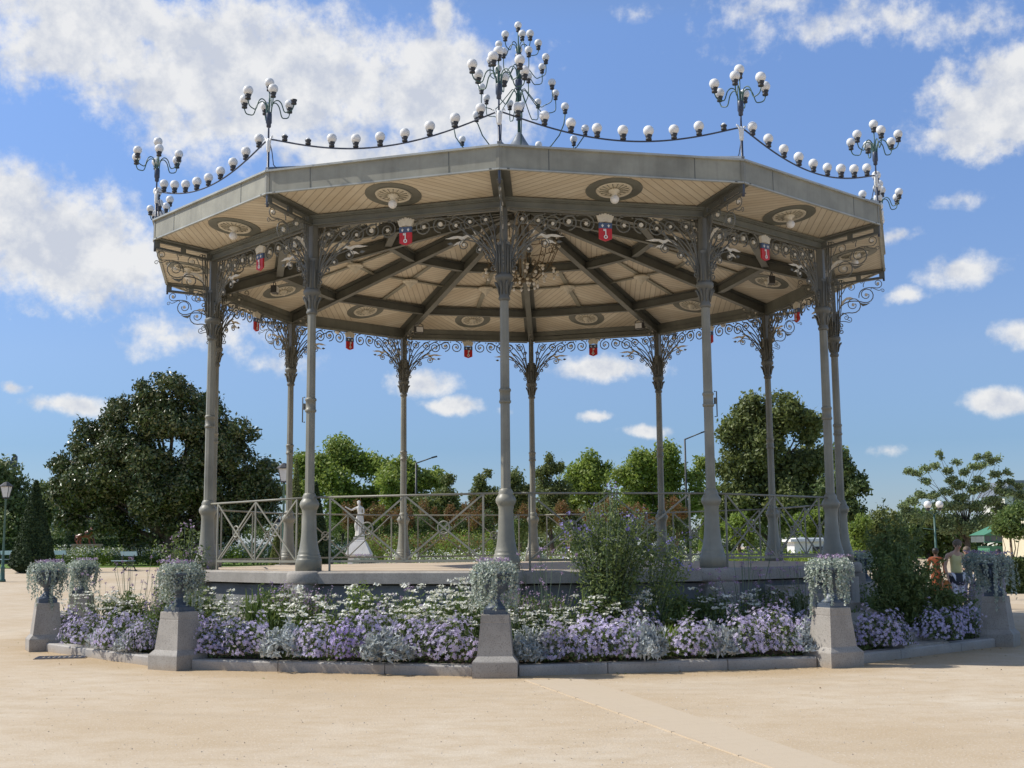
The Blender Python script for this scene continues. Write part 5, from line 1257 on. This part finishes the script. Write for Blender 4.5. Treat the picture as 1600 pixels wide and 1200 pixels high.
def person(loc,rz,label,H=1.66,skinm=None,top=None,bottom=None,hair=None,arms=None,legs=None,headtilt=(0,-.03),sleeve=0,long_skirt=False,category='person',group=None,longhair=False):
    root=empty('person',loc,label,category,group,rz); f=H/1.66
    def v(x,y,z): return (x*f,y*f,z*f)
    hip=.88;sh_=1.36; hx,hy=headtilt
    arms=arms or [[(-.20,0,1.36),(-.25,.01,1.10),(-.25,-.05,.86)],[(.20,0,1.36),(.25,.01,1.10),(.25,-.05,.86)]]
    legs=legs or [[(-.09,0,.85),(-.10,-.02,.47),(-.10,.02,.08),(-.10,-.12,.04)],[(.09,0,.85),(.10,-.05,.47),(.10,.03,.08),(.10,-.10,.04)]]
    ch_=[[(v(0,0,hip),.115*f),(v(0,0,1.05),.095*f),(v(0,.0,1.22),.105*f),(v(0,.01,1.36),.085*f),(v(hx*.4,hy*.4,1.44),.050*f),(v(hx*.7,hy*.8,1.50),.055*f),(v(hx,hy-.005,1.56),.080*f),(v(hx,hy,1.615),.070*f)]]
    for a in arms:
        ch_.append([(v(0,.01,1.36),.085*f),(v(*a[0]),.055*f),(v(*((np.array(a[0])+a[1])/2)),.045*f),(v(*a[1]),.037*f),(v(*((np.array(a[1])+a[2])/2)),.034*f),(v(*a[2]),.024*f)])
        dv=np.array(a[2])-np.array(a[1]); ch_+=fingers(v(*a[2]),dv,(np.sign(-a[2][0]) or 1,-.3,0),f)
    for l in legs:
        ch_.append([(v(0,0,hip),.115*f),(v(*l[0]),.072*f),(v(*l[1]),.052*f),(v(*l[2]),.042*f),(v(*l[3]),.038*f)])
    skin('body',ch_,skinm,root)
    t=[[(v(0,0,.90),.150*f),(v(0,0,1.05),.130*f),(v(0,0,1.22),.142*f),(v(0,.01,1.36),.112*f)]]
    if sleeve:
        for a in arms:
            e=a[1] if sleeve==1 else a[2]; c=[(v(0,.01,1.36),.112*f),(v(*a[0]),.068*f),(v(*((np.array(a[0])+a[1])/2)),.060*f)]
            if sleeve==2: c+=[(v(*a[1]),.052*f),(v(*(np.array(a[1])*.15+np.array(a[2])*.85)),.042*f)]
            t.append(c)
    else:
        for a in arms: t.append([(v(0,.01,1.36),.112*f),(v(a[0][0]*.55,a[0][1],1.395),.052*f)])
    skin('top',t,top,root)
    if long_skirt:
        mb=MB(); mb.lathe([(.25,.12),(.22,.5),(.17,.85),(.14,1.0)],20); 
        o=mb.obj('skirt',bottom,root); o.scale=(f,f*.85,f)
    else:
        b=[]
        for l in legs: b.append([(v(0,0,.90),.148*f),(v(*l[0]),.100*f),(v(*l[1]),.075*f),(v(l[2][0],l[2][1],l[2][2]+.06),.062*f)])
        skin('trousers',b,bottom,root)
    for i,l in enumerate(legs): skin('shoe',[[(v(l[2][0],l[2][1]+.02,.05),.045*f),(v(l[3][0],l[3][1],.04),.042*f),(v(l[3][0],l[3][1]-.05,.035),.032*f)]],m_black,root,1)
    mb=MB(); n=18; c=v(hx,hy+.034,1.625); prof=[(.001,-.10),(.065,-.08),(.088,-.03),(.092,.015),(.078,.05),(.045,.075),(.001,.083)]
    mb.lathe(prof,14,(0,0,0)); o=mb.obj('hair',hair,root,c); o.scale=(f*1.12,f*1.15,f*1.15); o.rotation_euler.x=-.35
    fc=MB()
    for s in (-1,1): fc.ball((v(hx+s*.028,hy-.077,1.578)),.009*f,8,6,mi=1); fc.ball((v(hx+s*.078,hy+.005,1.565)),.018*f,8,6)
    fc.tube([v(hx,hy-.080,1.585),v(hx,hy-.096,1.553),v(hx,hy-.082,1.545)],[.006,.012,.008],6); fc.box(v(hx,hy-.076,1.522),(.035,.012,.008),mi=2)
    fc.obj('face',[skinm,m_black,m_red],root); return root
m_skin=mat_noise('skin',(.50,.30,.20),(.58,.37,.26),5,.55); m_skind=mat_noise('brown_skin',(.12,.06,.04),(.17,.09,.06),5,.55)
m_yel=mat_noise('yellow_cloth',(.62,.56,.24),(.70,.64,.32),8,.8); m_wcl=mat_noise('white_cloth',(.66,.66,.72),(.76,.76,.80),8,.8); m_hair=mat_noise('brown_hair',(.10,.07,.05),(.20,.15,.10),60,.6)
m_hairb=mat_noise('dark_hair',(.015,.012,.01),(.03,.025,.02),60,.5); m_dk=mat_noise('dark_cloth',(.03,.035,.045),(.06,.065,.08),10,.85)
m_oran=mat_noise('orange_patterned_cloth',(.05,.014,.01),(.42,.10,.02),13,.8,c3=(.12,.03,.02)); m_navy=mat_noise('navy_cloth',(.10,.12,.18),(.16,.18,.24),10,.85)
def feet(px,d): p=onground(px,d); return p
wl=[[(-.09,0,.85),(-.10,-.10,.47),(-.10,-.12,.08),(-.10,-.26,.04)],[(.09,0,.85),(.10,.02,.47),(.10,.18,.12),(.10,.07,.05)]]
p1=person(feet(1493,29),.12,'woman in a yellow sleeveless top and white trousers walking with an orange bag',1.66,m_skin,m_yel,m_wcl,m_hair,arms=[[(-.20,0,1.36),(-.26,.02,1.09),(-.24,-.06,.84)],[(.20,0,1.36),(.22,-.12,1.12),(.07,-.26,1.25)]],legs=wl,headtilt=(.045,-.06))
bg=MB(); bg.lathe([(.03,.38),(.11,.42),(.12,.62),(.08,.74),(.05,.78)],12,(-.27,-.02,0)); bg.tube([(-.30,-.04,.76),(-.27,-.05,.86),(-.22,-.04,.78)],.009,5)
x,y,z=feet(1493,29); o=bg.obj('shoulder_bag',mat_noise('orange_leather',(.45,.14,.02),(.6,.22,.04),6,.5),None,(x,y,z),.12,label='orange bag hanging from the hand of the woman in yellow',cat='bag')
sh2=MB(); sh2.lathe([(.15,.66),(.175,.72),(.17,.86),(.15,.94)],16); o=sh2.obj('tied_jumper',m_dk,p1,(0,0,0)); o.scale=(1.1,.95,1)
ic=MB(); ic.lathe([(.004,0),(.022,.09)],10); ic.ball((0,0,.10),.024,10,8)
x,y,z=feet(1493,29); ic.obj('ice_cream_cone',m_yel,None,(x+.085,y-.30,z+1.27),0,label='pale yellow ice cream cone in the raised hand of the woman in yellow',cat='ice cream')
person(feet(1511,31),-.4,'person in a dark jacket walking beside the woman in yellow, partly hidden by her',1.50,m_skin,m_dk,m_navy,m_hair,sleeve=2,arms=[[(-.20,0,1.36),(-.25,.0,1.10),(-.12,-.20,1.10)],[(.20,0,1.36),(.25,.01,1.10),(.25,-.05,.86)]],legs=wl)
person(feet(1462,36),PI*.9,'person in an orange and dark patterned dress, left of the woman in yellow',1.46,m_skind,m_oran,m_oran,m_hairb,sleeve=2,long_skirt=True)
person(feet(1560,36),0,'person in a dark short sleeved shirt in front of the kiosk louvres',1.42,m_skin,m_dk,m_navy,m_hairb,sleeve=1,arms=[[(-.20,0,1.36),(-.28,.0,1.10),(-.22,-.12,.88)],[(.20,0,1.36),(.27,-.02,1.12),(.10,-.22,1.08)]])
# marble statue of a woman
x,y,z=onground(561,58); st=empty('marble_statue',(x,y,z),'white marble statue of a draped woman on a stepped pedestal behind the railing','statue')
zt=W(561,783,58)[2]-z; zb=W(561,838,58)[2]-z; F_=(zt-zb)/1.66
m=MB(); pzs=[(.95,0),(.95,.12),(.80,.14),(.80,.55)]; frus(m,[(.62,0),(.62,.15)]); frus(m,[(.47,.15),(.45,.55)]); frus(m,[(.58,.55),(.58,.62),(.31,zb-.25)]); frus(m,[(.29,zb-.25),(.29,zb-.22),(.24,zb-.18),(.24,zb-.02)]); m.obj('pedestal',m_marble,st)
def v(x_,y_,z_): return (x_*F_,y_*F_,z_*F_+zb)
fg=[[(v(0,0,.88),.135*F_),(v(.02,0,1.05),.11*F_),(v(.01,0,1.22),.125*F_),(v(0,.01,1.36),.09*F_),(v(-.01,-.01,1.45),.045*F_),(v(-.03,-.03,1.55),.078*F_),(v(-.03,-.02,1.61),.07*F_)],
 [(v(0,.01,1.36),.09*F_),(v(-.17,0,1.35),.052*F_),(v(-.36,-.08,1.24),.04*F_),(v(-.58,-.14,1.36),.028*F_),(v(-.66,-.16,1.41),.03*F_)],
 [(v(0,.01,1.36),.09*F_),(v(.18,0,1.34),.052*F_),(v(.22,-.04,1.10),.042*F_),(v(.05,-.17,1.06),.03*F_),(v(-.02,-.18,1.08),.028*F_)],
 [(v(0,0,.88),.135*F_),(v(-.09,-.02,.84),.10*F_),(v(-.16,-.09,.46),.07*F_),(v(-.09,0,.08),.05*F_),(v(-.10,-.11,.04),.045*F_)],
 [(v(0,0,.88),.135*F_),(v(.09,0,.84),.11*F_),(v(.11,-.01,.46),.09*F_),(v(.11,.02,.08),.07*F_),(v(.12,-.08,.04),.05*F_)]]
skin('figure',fg,m_marble,st)
dr_=MB(); n=28; lv=[(.30,.02),(.27,.3),(.235,.6),(.215,.85),(.19,.97)]; vs=[];fs=[]
for r_q,zq in lv:
    for j in range(n): a=2*PI*j/n; rr2=r_q*(1+.10*sin(a*7+zq*2))*F_; p=v(.03,.02,zq); vs.append((p[0]+rr2*.75*cos(a),p[1]+rr2*.7*sin(a),p[2]))
for i in range(len(lv)-1):
    for j in range(n): fs.append((i*n+j,i*n+(j+1)%n,(i+1)*n+(j+1)%n,(i+1)*n+j))
dr_.add(vs,fs,0,True); dr_.obj('drapery',m_marble,st)
hb_=MB(); hb_.ball(v(-.03,.02,1.62),.085*F_,12,8); hb_.ball(v(-.02,.09,1.60),.045*F_,10,6); hb_.obj('hair',m_marble,st)
# scroll-ended stone bench
x,y,z=onground(597,50); sb=MB(); sp=[(-.42,0),(-.30,.22),(-.40,.40),(-.42,.55),(-.36,.68),(-.22,.74),(-.06,.70),(.02,.56),(.10,.42),(.45,.38),(.47,.28),(.30,.24),(.34,0),(.22,0),(.10,.16),(-.12,.16),(-.24,0)]
for s in (-.75,.75): sb.prism(sp,(0,s,0),(1,0,0),(0,0,1),.22)
sb.box((.22,0,.34),(.5,1.4,.10)); sb.box((-.12,0,.52),(.10,1.4,.32),axes=[(.94,0,.3),(0,1,0),(-.3,0,.94)])
sb.tube([(-.22+.12*(1-i/18)*cos(i*.6),-.865,.56+.12*(1-i/18)*sin(i*.6)) for i in range(18)],.015,5)
o=sb.obj('stone_bench',m_lime,None,(x,y,z),.35,label='cream stone bench with scrolled ends right of the marble statue',cat='bench'); 
# lion statue
x,y,z=onground(133,76); ln=empty('lion_statue',(x,y,z),'brown lion statue standing on a pink stone plinth at the left','statue'); zb=W(133,850,76)[2]-z
m=MB(); m.box((.1,0,zb/2-.05),(1.5,.8,zb-.1)); m.box((.1,0,zb-.06),(1.65,.95,.12)); m.obj('plinth',m_pink,ln)
m_lion=mat_noise('brown_enamel',(.14,.035,.015),(.24,.075,.03),4,.3)
def lv_(x_,y_,z_): return (x_,y_,z_+zb)
body=[[(lv_(-.42,0,.58),.17),(lv_(-.15,0,.56),.16),(lv_(.15,0,.58),.20),(lv_(.34,0,.72),.22),(lv_(.46,-.03,.92),.20),(lv_(.52,-.08,1.0),.14),(lv_(.60,-.16,.96),.08)],
 [(lv_(-.42,0,.58),.17),(lv_(-.48,-.10,.40),.11),(lv_(-.40,-.11,.27),.06),(lv_(-.50,-.11,.16),.05),(lv_(-.48,-.12,.04),.05),(lv_(-.38,-.13,.03),.05)],
 [(lv_(-.42,0,.58),.17),(lv_(-.42,.10,.40),.11),(lv_(-.30,.11,.27),.06),(lv_(-.38,.11,.16),.05),(lv_(-.36,.12,.04),.05),(lv_(-.26,.12,.03),.05)],
 [(lv_(.15,0,.58),.20),(lv_(.28,-.11,.42),.09),(lv_(.26,-.11,.22),.06),(lv_(.28,-.12,.04),.055),(lv_(.38,-.13,.03),.05)],
 [(lv_(.15,0,.58),.20),(lv_(.40,.11,.42),.09),(lv_(.46,.11,.22),.06),(lv_(.50,.12,.04),.055),(lv_(.60,.12,.03),.05)],
 [(lv_(-.42,0,.58),.17),(lv_(-.60,0,.55),.035),(lv_(-.66,0,.30),.025),(lv_(-.60,0,.12),.04)]]
skin('lion_body',body,m_lion,ln)
mn=MB(); 
for i in range(26):
    a=i*2.4; r_q=.20+.03*sin(i*5); t=i/26; mn.ball(lv_(.40+.12*t+.10*cos(a),.16*sin(a)-.03,.72+.32*t+.05*cos(a*1.3)),.075,8,6)
for s in (-1,1): mn.ball(lv_(.50,s*.10-.05,1.13),.04,8,6)
mn.obj('mane',m_lion,ln)
